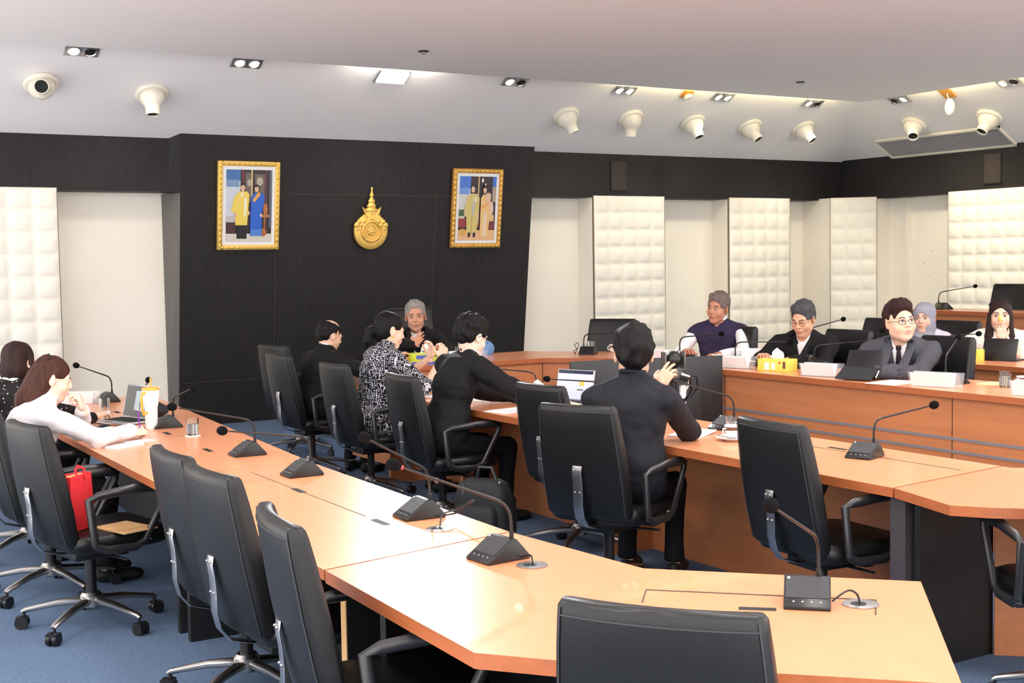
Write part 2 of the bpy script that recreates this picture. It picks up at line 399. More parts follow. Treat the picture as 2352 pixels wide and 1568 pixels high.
# hanging broken lamp and tilted lamp
t = thing('loose_lamp', 'cream lamp cover dangling from an open ceiling socket at the right', 'lamp', (12.36, 10.33, 3.60))
MB().box((0, 0, 0), (.16, .18, .02), R=slope_R(NR)).build('socket_plate', M['gold2'], t)
MB().cyl((0, 0, -.01), (-.02, -.05, -.10), .006).build('wire', M['white_plastic'], t)
MB().sphere((-.02, -.06, -.17), (.05, .06, .10)).build('lamp_cover', M['white_plastic'], t, smooth=True)
t = thing('tilted_lamp', 'small tilted cream lamp at the ceiling edge between two spotlights', 'lamp', (9.7, 11.9, 3.64))
MB().box((0, 0, 0), (.14, .12, .02), R=slope_R(NB)).build('socket_plate', M['gold2'], t)
MB().lathe([(.03, 0), (.055, .02), (.05, .05), (.01, .06)], (0, 0, -.01), 20, slope_R((.3, -.3, -1))).build('lamp_cover', M['white_plastic'], t, smooth=True)
# air conditioning grille on the right slope
t = thing('ceiling_grille', 'long pale louvred air grille in the sloped ceiling near the right edge', 'air vent', (13.2, 11.1, 3.115))
ax = Vector((1, 0, -.58)).normalized(); ay = Vector((0, 1, 0)); R = Matrix((ax, ay, ax.cross(ay))).transposed()
g = MB()
for s in (-1, 1): g.box(tuple(R @ Vector((s*.20, 0, -.01))), (.03, 1.98, .03), R=R); g.box(tuple(R @ Vector((0, s*.975, -.01))), (.43, .03, .03), R=R)
g.build('grille_frame', M['white_plastic'], t)
g = MB()
for k in range(11): g.box(tuple(R @ Vector((-.165+.033*k, 0, -.006))), (.006, 1.92, .022), R=R)
g.build('louvres', mat('grey louvre', (170, 168, 170), .6), t)
g = MB().box(tuple(R @ Vector((0, 0, .0))), (.38, 1.93, .004), R=R); g.build('grille_back', mat('grille shadow', (128, 126, 130), .8), t)
for x, y, lab in ((5.37, 10.3, 'small round sprinkler head on the flat ceiling, left one'), (10.02, 10.35, 'small round sprinkler head on the flat ceiling near the corner')):
    t = thing('sprinkler', lab, 'sprinkler', (x, y, 3.6), 0, 'ceiling sprinklers')
    MB().lathe([(.045, 0), (.05, -.006), (.03, -.012)], n=24).build('rosette', M['dark'], t, smooth=True)
    MB().lathe([(.022, -.008), (.022, -.02), (.008, -.03)], n=16).build('sprinkler_head', M['silver'], t, smooth=True)
for p, d, lab in (((9.485, 12.99, 2.745), (.24, .03, .36), 'dark flush wall speaker on the black band above the first tufted pier'), ((13.36, 10.46, 2.745), (.03, .24, .36), 'dark flush wall speaker on the black band at the right wall')):
    t = thing('wall_speaker', lab, 'speaker', p, 0, 'flush wall speakers')
    MB().box((0, 0, 0), d).build('speaker_grille', M['speaker_mesh'], t, bevel=.008)
    MB().box((0, 0, -.185), (d[0]*1.02, d[1]*1.05, .012)).build('speaker_ledge', M['dark'], t)

# ------------------------------------------------------------------ portraits (generic painted couples) and emblem
def frame(label, xl, xr, zt, zb, fig):
    xc = (xl+xr)/2; zc = (zt+zb)/2; W = xr-xl; Hh = zt-zb
    y = yb+(yt-yb)*zc/3.06 - .03
    t = thing('framed_portrait', label, 'picture', (xc, y, zc))
    t.rotation_euler = (math.atan2(yb-yt, 3.06)*1.0, 0, 0)
    f = MB(); w_ = .055
    for s in (-1, 1):
        f.box((s*(W/2-w_/2), 0, 0), (w_, .05, Hh)); f.box((0, 0, s*(Hh/2-w_/2)), (W-2*w_, .05, w_))
    fr = f.build('frame', M[fig['frame']], t, bevel=.012, bseg=2)
    b = MB()
    n = int(Hh/.06)
    for s in (-1, 1):
        for k in range(n): b.sphere((s*(W/2-w_/2), -.026, -Hh/2+.05+k*(Hh-.1)/(n-1)), (.014, .008, .026), 8, 6)
        for k in range(int(W/.06)): b.sphere((-W/2+.05+k*(W-.1)/(int(W/.06)-1), -.026, s*(Hh/2-w_/2)), (.026, .008, .014), 8, 6)
    b.build('carving', M['gold'], fr, smooth=True)
    MB().box((0, -.004, 0), (W-2*w_+.01, .02, Hh-2*w_+.01)).build('mount', M['white'], t)
    # picture: flat print
    pw, ph = W-2*w_-.07, Hh-2*w_-.07
    p = MB(); mats = []; names = {}
    def lay(i, key, poly):
        if key not in names:
            names[key] = len(mats); mats.append(mat('print '+str(key)+fig['frame'], key, .35))
        p.m(names[key])
        p.add([((u-.5)*pw, -.0150-.0004*i, (v-.5)*ph) for u, v in poly], [tuple(range(len(poly)))])
    el = lambda cx, cz, rx, rz, n=14: [(cx+rx*math.cos(a*2*math.pi/n), cz+rz*math.sin(a*2*math.pi/n)) for a in range(n)]
    for i, (k, poly) in enumerate(fig['layers'](el)): lay(i, k, poly)
    p.build('print', mats, t)
rect = lambda a, b, c, d: [(a, b), (c, b), (c, d), (a, d)]
def figA(el):
    sk = (226, 180, 150)
    return [((44, 30, 34), rect(0, 0, 1, 1)), ((206, 212, 224), rect(0, .3, .31, .86)), ((60, 110, 170), rect(0, .84, .31, 1)), ((120, 150, 190), rect(0, .76, .28, .86)),
     ((108, 96, 90), rect(.42, .55, .58, .96)), ((110, 100, 88), rect(.62, .5, .84, .94)), ((180, 170, 150), el(.5, .82, .05, .05)), ((184, 172, 150), el(.73, .84, .07, .06)), ((96, 40, 54), rect(.33, .2, .40, 1)), ((92, 44, 60), rect(.84, .2, .89, 1)), ((222, 200, 130), rect(.54, .6, .57, 1)), ((92, 96, 108), rect(.94, .2, 1, 1)),
     ((196, 190, 190), rect(0, .27, .2, .36)), ((70, 36, 40), rect(0, .1, .2, .27)), ((214, 206, 196), rect(0, 0, 1, .11)), ((176, 116, 66), rect(.76, .34, .95, .38)), ((180, 110, 60), el(.86, .45, .05, .09)), ((150, 90, 50), rect(.82, .1, .86, .34)), ((176, 100, 54), el(.82, .13, .07, .06)),
     ((24, 18, 26), rect(.23, .04, .45, .26)), ((240, 212, 96), [(.2, .23), (.46, .23), (.48, .45), (.5, .66), (.45, .7), (.27, .7), (.17, .62), (.1, .42), (.2, .4)]), ((250, 244, 226), [(.39, .34), (.43, .36), (.44, .62), (.39, .6)]), ((250, 248, 244), [(.31, .64), (.38, .72), (.35, .62)]), (sk, el(.355, .755, .05, .055)), ((28, 20, 20), [(.30, .77), (.31, .81), (.36, .83), (.40, .80), (.405, .77), (.36, .79)]),
     (sk, el(.2, .37, .03, .03)), (sk, el(.49, .40, .025, .03)), ((30, 96, 200), [(.52, .08), (.78, .08), (.78, .4), (.84, .62), (.8, .68), (.6, .68), (.54, .62), (.53, .4)]), ((70, 130, 210), [(.53, .08), (.77, .08), (.78, .17), (.53, .17)]), ((230, 170, 70), [(.57, .58), (.61, .55), (.75, .66), (.7, .7)]), (sk, el(.655, .74, .045, .05)), ((20, 16, 18), [(.61, .76), (.63, .795), (.68, .80), (.72, .77), (.715, .72), (.69, .77)]), (sk, el(.76, .37, .03, .025))]
def figB(el):
    sk = (232, 190, 160)
    return [((40, 22, 28), rect(0, 0, 1, 1)), ((214, 212, 208), rect(0, .4, .3, .84)), ((66, 120, 214), rect(0, .8, .3, 1)), ((110, 150, 220), rect(0, .72, .27, .82)), ((60, 110, 206), rect(.9, .84, 1, 1)), ((176, 160, 140), rect(.9, .6, 1, .84)), ((228, 190, 130), rect(.5, .66, .53, 1)), ((236, 224, 200), el(.62, .94, .03, .035)), ((70, 96, 50), rect(0, .38, .14, .48)),
     ((220, 206, 180), rect(0, .34, .16, .38)), ((150, 50, 60), rect(0, .2, .2, .34)), ((130, 40, 56), rect(.46, .2, .56, .4)), ((236, 186, 140), rect(0, 0, 1, .16)), ((232, 200, 180), el(.88, .5, .06, .11)), ((226, 190, 130), rect(.82, .2, .96, .4)), ((120, 40, 50), rect(.82, .17, .98, .3)), ((220, 170, 90), el(.12, .12, .1, .06)),
     ((30, 28, 30), rect(.26, .05, .33, .12)), ((30, 28, 30), rect(.40, .05, .47, .12)), ((214, 196, 120), [(.22, .12), (.48, .12), (.54, .3), (.55, .66), (.48, .73), (.3, .73), (.2, .66), (.13, .42), (.2, .4)]), ((190, 186, 180), [(.34, .4), (.4, .4), (.42, .62), (.36, .6)]), ((180, 160, 90), [(.33, .1), (.36, .1), (.37, .4), (.35, .4)]), ((240, 236, 220), el(.44, .64, .03, .04)), (sk, el(.36, .8, .05, .055)), ((24, 18, 20), [(.30, .82), (.31, .87), (.37, .88), (.42, .86), (.42, .81), (.36, .85)]), (sk, el(.17, .4, .03, .03)), (sk, el(.5, .4, .03, .03)),
     ((238, 196, 130), [(.58, .05), (.8, .05), (.84, .35), (.83, .62), (.8, .72), (.64, .72), (.58, .66), (.58, .45)]), ((240, 214, 190), [(.66, .06), (.74, .06), (.76, .45), (.68, .45)]), ((236, 170, 96), [(.58, .48), (.8, .56), (.82, .62), (.6, .54)]), (sk, [(.68, .62), (.84, .56), (.86, .72), (.8, .75), (.72, .74)]), (sk, el(.68, .79, .045, .055)), ((24, 18, 20), [(.63, .81), (.64, .85), (.69, .87), (.74, .84), (.745, .77), (.7, .83)]), ((236, 220, 160), el(.69, .88, .025, .015))]
frame('gold framed portrait of a couple in yellow coat and blue dress, left of the emblem', 4.31, 4.99, 2.80, 1.865, dict(frame='gold', layers=figA))
frame('gold brown framed portrait of a couple in pale gold dress, right of the emblem', 7.09, 7.76, 2.785, 1.863, dict(frame='gold2', layers=figB))

y0 = yb+(yt-yb)*2.1/3.06 - .02
t = thing('gold_emblem', 'gold round emblem with tiered crown spire hung on the black wall between the portraits', 'emblem', (6.07, y0, 2.062))
t.rotation_euler = (math.atan2(yb-yt, 3.06), 0, 0)
RX = Matrix.Rotation(rad(90), 3, 'X')
e = MB(); e.lathe([(.20, -.01), (.205, .01), (.20, .03), (.19, .036), (.13, .036), (.125, .028), (.0, .028)][:-1]+[(.001, .028)], n=56, R=RX)
e.build('disc', M['gold'], t, smooth=True)
e = MB(); e.lathe([(.118, .03), (.122, .042), (.112, .048), (.100, .042), (.098, .03)], n=48, R=RX, cap=False)
for k in range(26):
    a = 2*math.pi*k/26; e.sphere((.110*math.cos(a), -.05, .110*math.sin(a)), (.009, .008, .012), 8, 6, Matrix.Rotation(-a, 3, 'Y'))
e.build('beaded_ring', M['gold'], t, smooth=True)
e = MB()
for k in range(5):
    a = 2*math.pi*k/5; e.sphere((.03*math.cos(a), -.036, .03*math.sin(a)), (.018, .008, .026), 8, 6, Matrix.Rotation(-a, 3, 'Y'))
e.sphere((0, -.04, 0), (.022, .012, .022), 12, 8)
e.lathe([(.07, .03), (.075, .04), (.065, .04)], n=32, R=RX, cap=False)
e.build('relief', M['gold'], t, smooth=True)
# scroll wings at both sides
for s in (-1, 1):
    e = MB()
    for (cx, cz, r) in ((.175, .07, .034), (.145, .105, .028), (.12, .07, .026), (.165, .03, .022), (.085, .115, .026)):
        e.sphere((s*cx, -.03, cz), (r, .016, r), 12, 8)
    for (bx, bz, tx, tz, r) in ((.14, .11, .17, .13, .016), (.08, .13, .105, .195, .02), (.05, .15, .115, .275, .022), (.185, .05, .205, .02, .012), (.06, .21, .098, .265, .014)):
        e.tube([(s*bx, -.025, bz), (s*(bx+tx)/2*1.02, -.03, (bz+tz)/2), (s*tx, -.025, tz)], [r, r*.8, .003], 8, flat=(1, .6), up=(0, 1, 0))
    e.build('scrollwork', M['gold'], t, smooth=True)
e = MB(); e.box((0, -.02, .175), (.15, .03, .10), taper=.95)
e.sphere((0, -.036, .15), (.018, .01, .024), 10, 6); e.sphere((0, -.036, .2), (.012, .01, .016), 10, 6)
e.build('crown_base', M['gold'], t, bevel=.008)
e = MB(); pr = [(.088, .225), (.092, .235), (.07, .25), (.05, .262), (.052, .275), (.058, .283), (.045, .30), (.034, .315), (.036, .325), (.044, .333), (.034, .35), (.018, .372), (.016, .385), (.024, .395), (.022, .41), (.012, .43), (.008, .455), (.013, .468), (.013, .478), (.006, .49), (.001, .492)]
e.lathe([(r, z) for r, z in pr], (0, -.015, 0), 28); 
for i, v in enumerate(e.v): e.v[i] = (v[0], -.015+(v[1]+.015)*.45, v[2])
e.build('crown_spire', M['gold'], t, smooth=True)

# ------------------------------------------------------------------ desks
def slab(name, poly, z0, z1, mat_top, mat_edge, parent, bevel=.006):
    b = MB().prism(poly, z0, z1)
    me = b
    o = me.build(name, [mat_top, mat_edge], parent)
    for p in o.data.polygons:
        p.material_index = 0 if p.normal.z > .5 else 1
    return o
def wall_strip(a, b, z0, z1, th=.025, inward=1):
    a = Vector(a); b = Vector(b); d = (b-a).normalized(); n = Vector((-d.y, d.x))*th*inward
    return [tuple(a), tuple(b), tuple(b+n), tuple(a+n)]
# near table: three units
GT = 'joined beech tables of the near row'
t = thing('conference_table', 'beech table unit with laptop and tumbler at the far end of the near row', 'table', (0, 0, 0), 0, GT)
slab('tabletop', [(1.54, 5.735), (2.325, 5.735), (2.60, 9.5), (1.56, 9.5)], .715, .75, M['wood_y'], M['wood_edge'], t)
MB().prism(wall_strip((2.12, 5.8), (2.3, 9.4), 0, 0), 0, .714).build('modesty_panel', M['black_panel'], t)
for y in (5.78, 9.4): MB().prism([(1.68, y), (2.11, y), (2.11, y+.04), (1.68, y+.04)], 0, .714).build('leg_panel', M['black_panel'], t)
def slot(x, y, rz, parent, w=.14): MB().box((x, y, .7505), (w, .028, .0012), rz).build('cable_slot', M['dark'], parent)
slot(2.04, 6.42, rad(88), t, .12); slot(2.06, 7.22, rad(88), t, .12); slot(2.1, 8.5, rad(88), t, .12)
t = thing('conference_table', 'beech table unit in the middle of the near row carrying three microphones', 'table', (0, 0, 0), 0, GT)
slab('tabletop', [(1.52, 3.66), (2.28, 3.80), (2.32, 5.73), (1.54, 5.73)], .715, .75, M['wood_y'], M['wood_edge'], t)
MB().prism(wall_strip((2.08, 3.9), (2.12, 5.68), 0, 0), 0, .714).build('modesty_panel', M['black_panel'], t)
for y in (3.86, 5.62): MB().prism([(1.68, y), (2.07, y), (2.07, y+.04), (1.68, y+.04)], 0, .714).build('leg_panel', M['black_panel'], t)
MB().prism([(1.676, 3.86), (1.68, 3.86), (1.68, 3.9), (1.676, 3.9)], 0, .714).build('leg_edge_strip', M['kraft'], t)
MB().cyl((1.98, 4.35, .7504), (1.98, 5.6, .7504), .0015, n=6).build('hatch_seam', M['dark_joint'], t)
slot(1.98, 5.02, rad(90), t, .12); slot(1.98, 4.22, rad(90), t, .12)
def grommet(x, y, t):
    g = MB().lathe([(.048, .7500), (.05, .7525), (.040, .7535)], (x, y, 0), 28).build('cable_grommet', M['silver'], t, smooth=True)
    MB().lathe([(.022, .7530), (.022, .7538)], (x-.008, y, 0), 18).build('grommet_hole', M['dark'], g)
grommet(2.10, 3.98, t)
t = thing('conference_table', 'beech corner table unit nearest the camera with two microphones', 'table', (0, 0, 0), 0, GT)
slab('tabletop', [(1.52, 3.65), (1.49, 2.66), (1.62, 2.50), (2.27, 1.85), (2.90, 2.51), (2.34, 3.10), (2.28, 3.79)], .71, .75, M['wood_d'], M['wood_edge'], t)
MB().prism([(2.09, 3.72), (2.12, 3.72), (2.12, 3.08), (2.72, 2.48), (2.70, 2.46), (2.09, 3.06)], 0, .709).build('modesty_panel', M['black_panel'], t)
MB().prism([(1.68, 3.56), (2.07, 3.66), (2.07, 3.69), (1.68, 3.6)], 0, .709).build('leg_panel', M['black_panel'], t)
MB().prism([(1.75, 2.62), (2.1, 2.98), (2.12, 2.95), (1.78, 2.59)], 0, .709).build('leg_panel', M['black_panel'], t)
MB().prism([(2.36, 2.08), (2.72, 2.46), (2.74, 2.44), (2.38, 2.06)], 0, .709).build('leg_panel', M['black_panel'], t)
grommet(2.08, 3.33, t)
grommet(2.575, 2.435, t)
h = MB()
for a, b in (((2.10, 2.79), (2.19, 2.89)), ((2.53, 2.34), (2.64, 2.44)), ((2.19, 2.89), (2.64, 2.44))):
    h.cyl((*a, .7504), (*b, .7504), .0022, n=6)
h.build('hatch_seam', M['dark_joint'], t)
slot(2.315, 2.56, rad(-42), t, .10)

# middle row
GM = 'joined beech tables of the middle row'
t = thing('conference_table', 'long beech table of the middle row where three people sit in black', 'table', (0, 0, 0), 0, GM)
slab('tabletop', [(3.99, 3.60), (4.78, 3.69), (4.80, 8.75), (4.0, 8.75)], .71, .75, M['wood_y'], M['wood_edge'], t)
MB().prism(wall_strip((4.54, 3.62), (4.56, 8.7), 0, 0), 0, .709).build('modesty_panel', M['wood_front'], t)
for y in (5.9, 7.6): MB().prism([(4.2, y), (4.53, y), (4.53, y+.04), (4.2, y+.04)], 0, .709).build('leg_panel', M['wood_front'], t)
MB().prism([(4.02, 3.56), (4.1, 3.56), (4.1, 3.64), (4.02, 3.64)], 0, .709).build('leg', M['grey_leg'], t)
slot(4.6, 4.5, rad(90), t, .12)
MB().cyl((4.55, 3.72, .7504), (4.55, 5.0, .7504), .0015, n=6).build('hatch_seam', M['dark_joint'], t)
t = thing('conference_table', 'beech corner table of the middle row with black leg panel, at the right edge', 'table', (0, 0, 0), 0, GM)
slab('tabletop', [(3.99, 3.59), (3.88, 3.22), (3.96, 3.10), (4.9, 2.2), (5.6, 2.95), (4.78, 3.63), (4.78, 3.68)], .71, .75, M['wood_d'], M['wood_edge'], t)
MB().prism([(4.04, 3.50), (4.49, 3.50), (4.49, 3.53), (4.04, 3.53)], 0, .709).build('leg_panel', M['black_panel'], t)
MB().prism([(4.495, 3.50), (5.33, 2.70), (5.31, 2.68), (4.475, 3.48)], 0, .709).build('modesty_panel', M['wood_front'], t)
MB().lathe([(.012, 0), (.012, .01)], (4.72, 3.235, .26), 14, Matrix.Rotation(rad(-90), 3, 'X')).build('cam_lock', M['silver'], t)

# head and right front-row desk (one continuous counter)
t = thing('long_desk', 'long beech counter with grey stripes along the right and round to the head seat', 'desk', (0, 0, 0))
fr = [(4.20, 8.80), (5.64, 8.80), (6.0, 8.44), (6.0, 1.0)]
bk = [(6.66, 1.0), (6.66, 8.8), (5.95, 9.6), (4.20, 9.6)]
slab('tabletop', fr+bk, .862, .90, M['wood_y'], M['wood_edge'], t)
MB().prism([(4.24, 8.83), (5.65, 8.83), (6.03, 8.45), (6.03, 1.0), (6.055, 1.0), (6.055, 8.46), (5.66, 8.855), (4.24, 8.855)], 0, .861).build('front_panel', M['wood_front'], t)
MB().box((4.26, 9.2, .5), (.03, .7, .72)).build('end_panel', M['wood_front'], t)
for z in (.62, .545):
    b = MB().box((6.0285, 4.7, z), (.004, 7.4, .018)); b.build('stripe', M['stripe'], t)
for y in (4.99, 7.0, 2.9): MB().box((6.0285, y, .43), (.003, .004, .86)).build('panel_joint', M['dark_joint'], t)
MB().box((5.645, 8.828, .43), (.004, .004, .86)).build('panel_joint', M['dark_joint'], t)
t = thing('second_row_desk', 'beech desk behind the front right row where the woman covers her nose', 'desk', (0, 0, 0))
slab('tabletop', [(7.42, 2.0), (7.92, 2.0), (7.92, 8.25), (7.42, 8.25)], .885, .92, M['wood_y'], M['wood_edge'], t)
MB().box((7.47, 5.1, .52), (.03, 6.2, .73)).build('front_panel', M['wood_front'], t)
MB().box((7.68, 8.2, .52), (.4, .03, .73)).build('end_panel', M['dark_wood'], t)
t = thing('back_row_desk', 'raised beech desk along the back row at the right wall', 'desk', (0, 0, 0))
slab('tabletop', [(10.32, 2.0), (10.85, 2.0), (10.85, 9.25), (10.32, 9.25)], 1.09, 1.13, M['wood_y'], M['wood_edge'], t)
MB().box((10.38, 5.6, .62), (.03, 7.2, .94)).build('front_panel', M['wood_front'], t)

# ------------------------------------------------------------------ office chair
def rrect(w, d, r, z, cy, cx=0, n=5, curve=0.):
    P = []
    for sx, sy, a0 in ((1, 1, 0), (-1, 1, 90), (-1, -1, 180), (1, -1, 270)):
        for k in range(n):
            a = rad(a0+90*k/(n-1)); P.append((sx*(w/2-r)+r*math.cos(a), sy*(d/2-r)+r*math.sin(a)))
    Q = []
    m_ = 6
    for i in range(len(P)):
        a = P[i]; b = P[(i+1) % len(P)]; Q.append(a)
        if abs(a[0]-b[0]) > .1:
            for k in range(1, m_): Q.append((a[0]+(b[0]-a[0])*k/m_, a[1]+(b[1]-a[1])*k/m_))
    return [(x+cx, y+cy-curve*(1-(2*x/w)**2), z) for x, y in Q]
def make_chair(high=0.):
    t = thing('office_chair', 'chair', 'office chair')
    zt = 1.0+high
    # backrest
    lv = [(.432, .455, .05, .016), (.448, .475, .066, .02), (.60, .480, .078, .022), (.75, .472, .08, .022), (.90, .452, .070, .022), (zt-.035, .440, .062, .022), (zt-.012, .435, .054, .02), (zt, .42, .036, .016)]
    yc = lambda z: -.168-.102*(z-.46)/.54
    rings = [rrect(w_, d_, r_, z, yc(z), curve=.030) for z, w_, d_, r_ in lv]
    MB().loft(rings).build('backrest', M['leather'], t, smooth=True, angle=60)
    bk_ = [o for o in t.children if o.name.startswith('backrest')][0]
    # seams along the back edges
    sm = MB()
    for sx in (-1, 1):
        pts = []
        for z, w_, d_, r_ in lv[1:-1]:
            x = sx*(w_/2-.012); pts.append((x, yc(z)-d_/2-.0005-.030*(1-(2*x/w_)**2), z))
        sm.tube(pts, .0022, 6)
    w_ = .44
    sm.tube([(x, yc(zt-.03)-.031-.030*(1-(2*x/w_)**2), zt-.03) for x in [(-.5+k/10)*w_*.95 for k in range(11)]], .0022, 6)
    sm.build('seam', M['piping'], bk_, smooth=True)
    # seat
    lv = [(.395, .44, .42, .06), (.405, .49, .47, .07), (.44, .51, .50, .07), (.468, .50, .49, .07), (.48, .46, .45, .07)]
    MB().loft([rrect(w_, d_, r_, z, .06) for z, w_, d_, r_ in lv]).build('seat', M['leather'], t, smooth=True, angle=60)
    MB().box((.252, .17, .432), (.002, .045, .012)).build('seat_label', M['paper'], t)
    # flat steel bar behind the back
    pts = [(0, -.284, .70), (0, -.289, .67), (0, -.281, .62), (0, -.277, .56), (0, -.277, .50), (0, -.262, .44), (0, -.225, .395), (0, -.15, .372), (0, -.03, .37)]
    b = MB(); b.tube(pts, .028, 12, flat=(.18, 1), up=(0, 1, 0)); br = b.build('back_bar', M['steel'], t, smooth=True)
    for z, y in ((.68, -.293), (.57, -.283)):
        b = MB()
        for sx in (-1, 1): b.sphere((sx*.014, y, z), .005, 8, 6)
        b.build('rivets', M['chrome'], br, smooth=True)
    # arm loops
    for sx in (-1, 1):
        X = sx*.285
        b = MB()
        C = [(X, -.09, .44), (X, -.115, .655), (X, -.07, .668), (X, .10, .682), (X, .235, .678), (X, .27, .665), (X, .262, .63), (X, .15, .435), (X, .10, .412), (X, -.04, .415), (X, -.09, .44)]
        b.tube(C, [.015, .015, .016, .018, .018, .016, .014, .014, .016, .016, .015], 10, flat=(1.0, 1.25), up=(1, 0, 0))
        b.build('armrest', M['plastic_soft'], t, smooth=True)
    b = MB(); b.box((0, .02, .365), (.20, .26, .05)); b.box((0, .05, .385), (.50, .05, .02)); b.cyl((.1, .05, .35), (.26, .07, .35), .006)
    b.build('tilt_mechanism', M['plastic'], t, bevel=.004)
    b = MB(); b.cyl((0, 0, .13), (0, 0, .35), .026); b.cyl((0, 0, .22), (0, 0, .35), .02)
    b.build('gas_column', M['plastic'], t, smooth=True)
    b = MB(); b.lathe([(.03, .09), (.05, .10), (.052, .15), (.04, .165), (.03, .165)], n=24); b.build('base_hub', M['chrome'], t, smooth=True)
    for k in range(5):
        a = rad(72*k+18); c, s = math.cos(a), math.sin(a)
        p = lambda r, z: (c*r, s*r, z)
        b = MB(); b.tube([p(.04, .128), p(.16, .118), p(.31, .088), p(.325, .08)], [.026, .022, .016, .012], 10, flat=(.75, 1.05))
        leg = b.build('base_leg', M['chrome'], t, smooth=True)
        b = MB(); b.cyl(p(.315, .05), p(.315, .085), .007, n=10)
        side = Vector((-s, c, 0)); off = Vector(p(.325, .03))
        for q in (-1, 1): b.cyl(tuple(off+side*.006*q), tuple(off+side*.026*q), .03, n=20)
        b.box(tuple(off+Vector((0, 0, .014))), (.05, .05, .024), a)
        b.build('caster', M['plastic'], leg, smooth=True)
    return t
proto = make_chair()
CH = [
 ((1.34, 6.92, 0), -90, 'black office chair of the woman in the white cardigan, at the left picture edge', 'near'),
 ((1.37, 6.16, 0), -80, 'empty black office chair at the left holding the red bag and a tan folder', 'near'),
 ((1.66, 4.81, 0), -90, 'empty black office chair behind another chair, third along the near table', 'near'),
 ((1.64, 4.29, 0), -87, 'empty black office chair with bright steel back bar, fourth along the near table', 'near'),
 ((1.545, 3.34, 0), -99, 'empty black office chair by the table corner with its armrest cut by the bottom edge', 'near'),
 ((1.78, 2.18, 0), -53, 'black office chair in the foreground cut by the bottom edge, seen from behind', 'near'),
 ((1.42, 7.95, 0), -85, 'black office chair of the woman in polka dots', 'near'),
 ((4.27, 10.72, 0), -76, 'black office chair mostly hidden, farthest of the middle row', 'mid'),
 ((3.90, 9.56, 0), -87.6, 'black office chair of the balding man in black', 'mid'),
 ((3.86, 8.36, 0), -88.6, 'black office chair of the woman in the patterned dress', 'mid'),
 ((3.82, 7.19, 0), -92, 'black office chair of the young man with glasses and black suit', 'mid'),
 ((4.15, 6.11, 0), -86, 'empty black office chair tucked in between two men in black, middle row', 'mid'),
 ((3.71, 5.20, 0), -68, 'black office chair of the man in the black shirt seen from behind', 'mid'),
 ((4.03, 4.04, 0), -95, 'empty black office chair right of the coffee cup in the middle row', 'mid'),
 ((4.22, 2.88, 0), -32, 'black office chair at the right picture edge with only its arm and seat visible', 'mid'),
 ((6.76, 6.76, .15), 90, 'black leather chair of the man in black reading papers, left of the grey suit', 'right'),
 ((6.62, 5.75, .15), 88, 'black leather chair of the man in the grey suit, front right row', 'right'),
 ((6.72, 4.90, .15), 80, 'black leather chair nearest the right picture edge, front right row', 'right'),
 ((6.55, 7.75, .15), 95, 'black leather chair of the man in the purple vest', 'right'),
 ((6.72, 9.44, .15), 129, 'empty black leather chair behind the head desk corner, right of the black wall', 'right'),
 ((8.22, 7.76, .15), 88, 'black leather chair in the second right row left of the grey suit', 'right'),
 ((8.28, 7.02, .15), 90, 'black leather chair of the woman in the grey headscarf', 'right'),
 ((8.36, 6.2, .15), 92, 'black leather chair of the woman in the white short-sleeved top', 'right'),
 ((10.95, 8.46, .38), 100, 'empty black leather chair at the raised back desk by the right wall', 'right'),
]
GN = {'near': 'office chairs along the near table', 'mid': 'office chairs along the middle table', 'right': 'leather chairs of the far and right rows'}
for i, (loc, rz, lab, g) in enumerate(CH):
    if i == 0:
        o = proto; o.location = loc; o.rotation_euler = (0, 0, rad(rz)); o['label'] = lab; o['group'] = GN[g]
    else: dup(proto, loc, rad(rz), lab, GN[g])
hc = make_chair(.13); hc.location = (5.32, 10.36, .15); hc.rotation_euler = (0, 0, rad(176)); hc['label'] = 'tall black leather chair of the chairman in front of the black wall'; hc['group'] = GN['right']
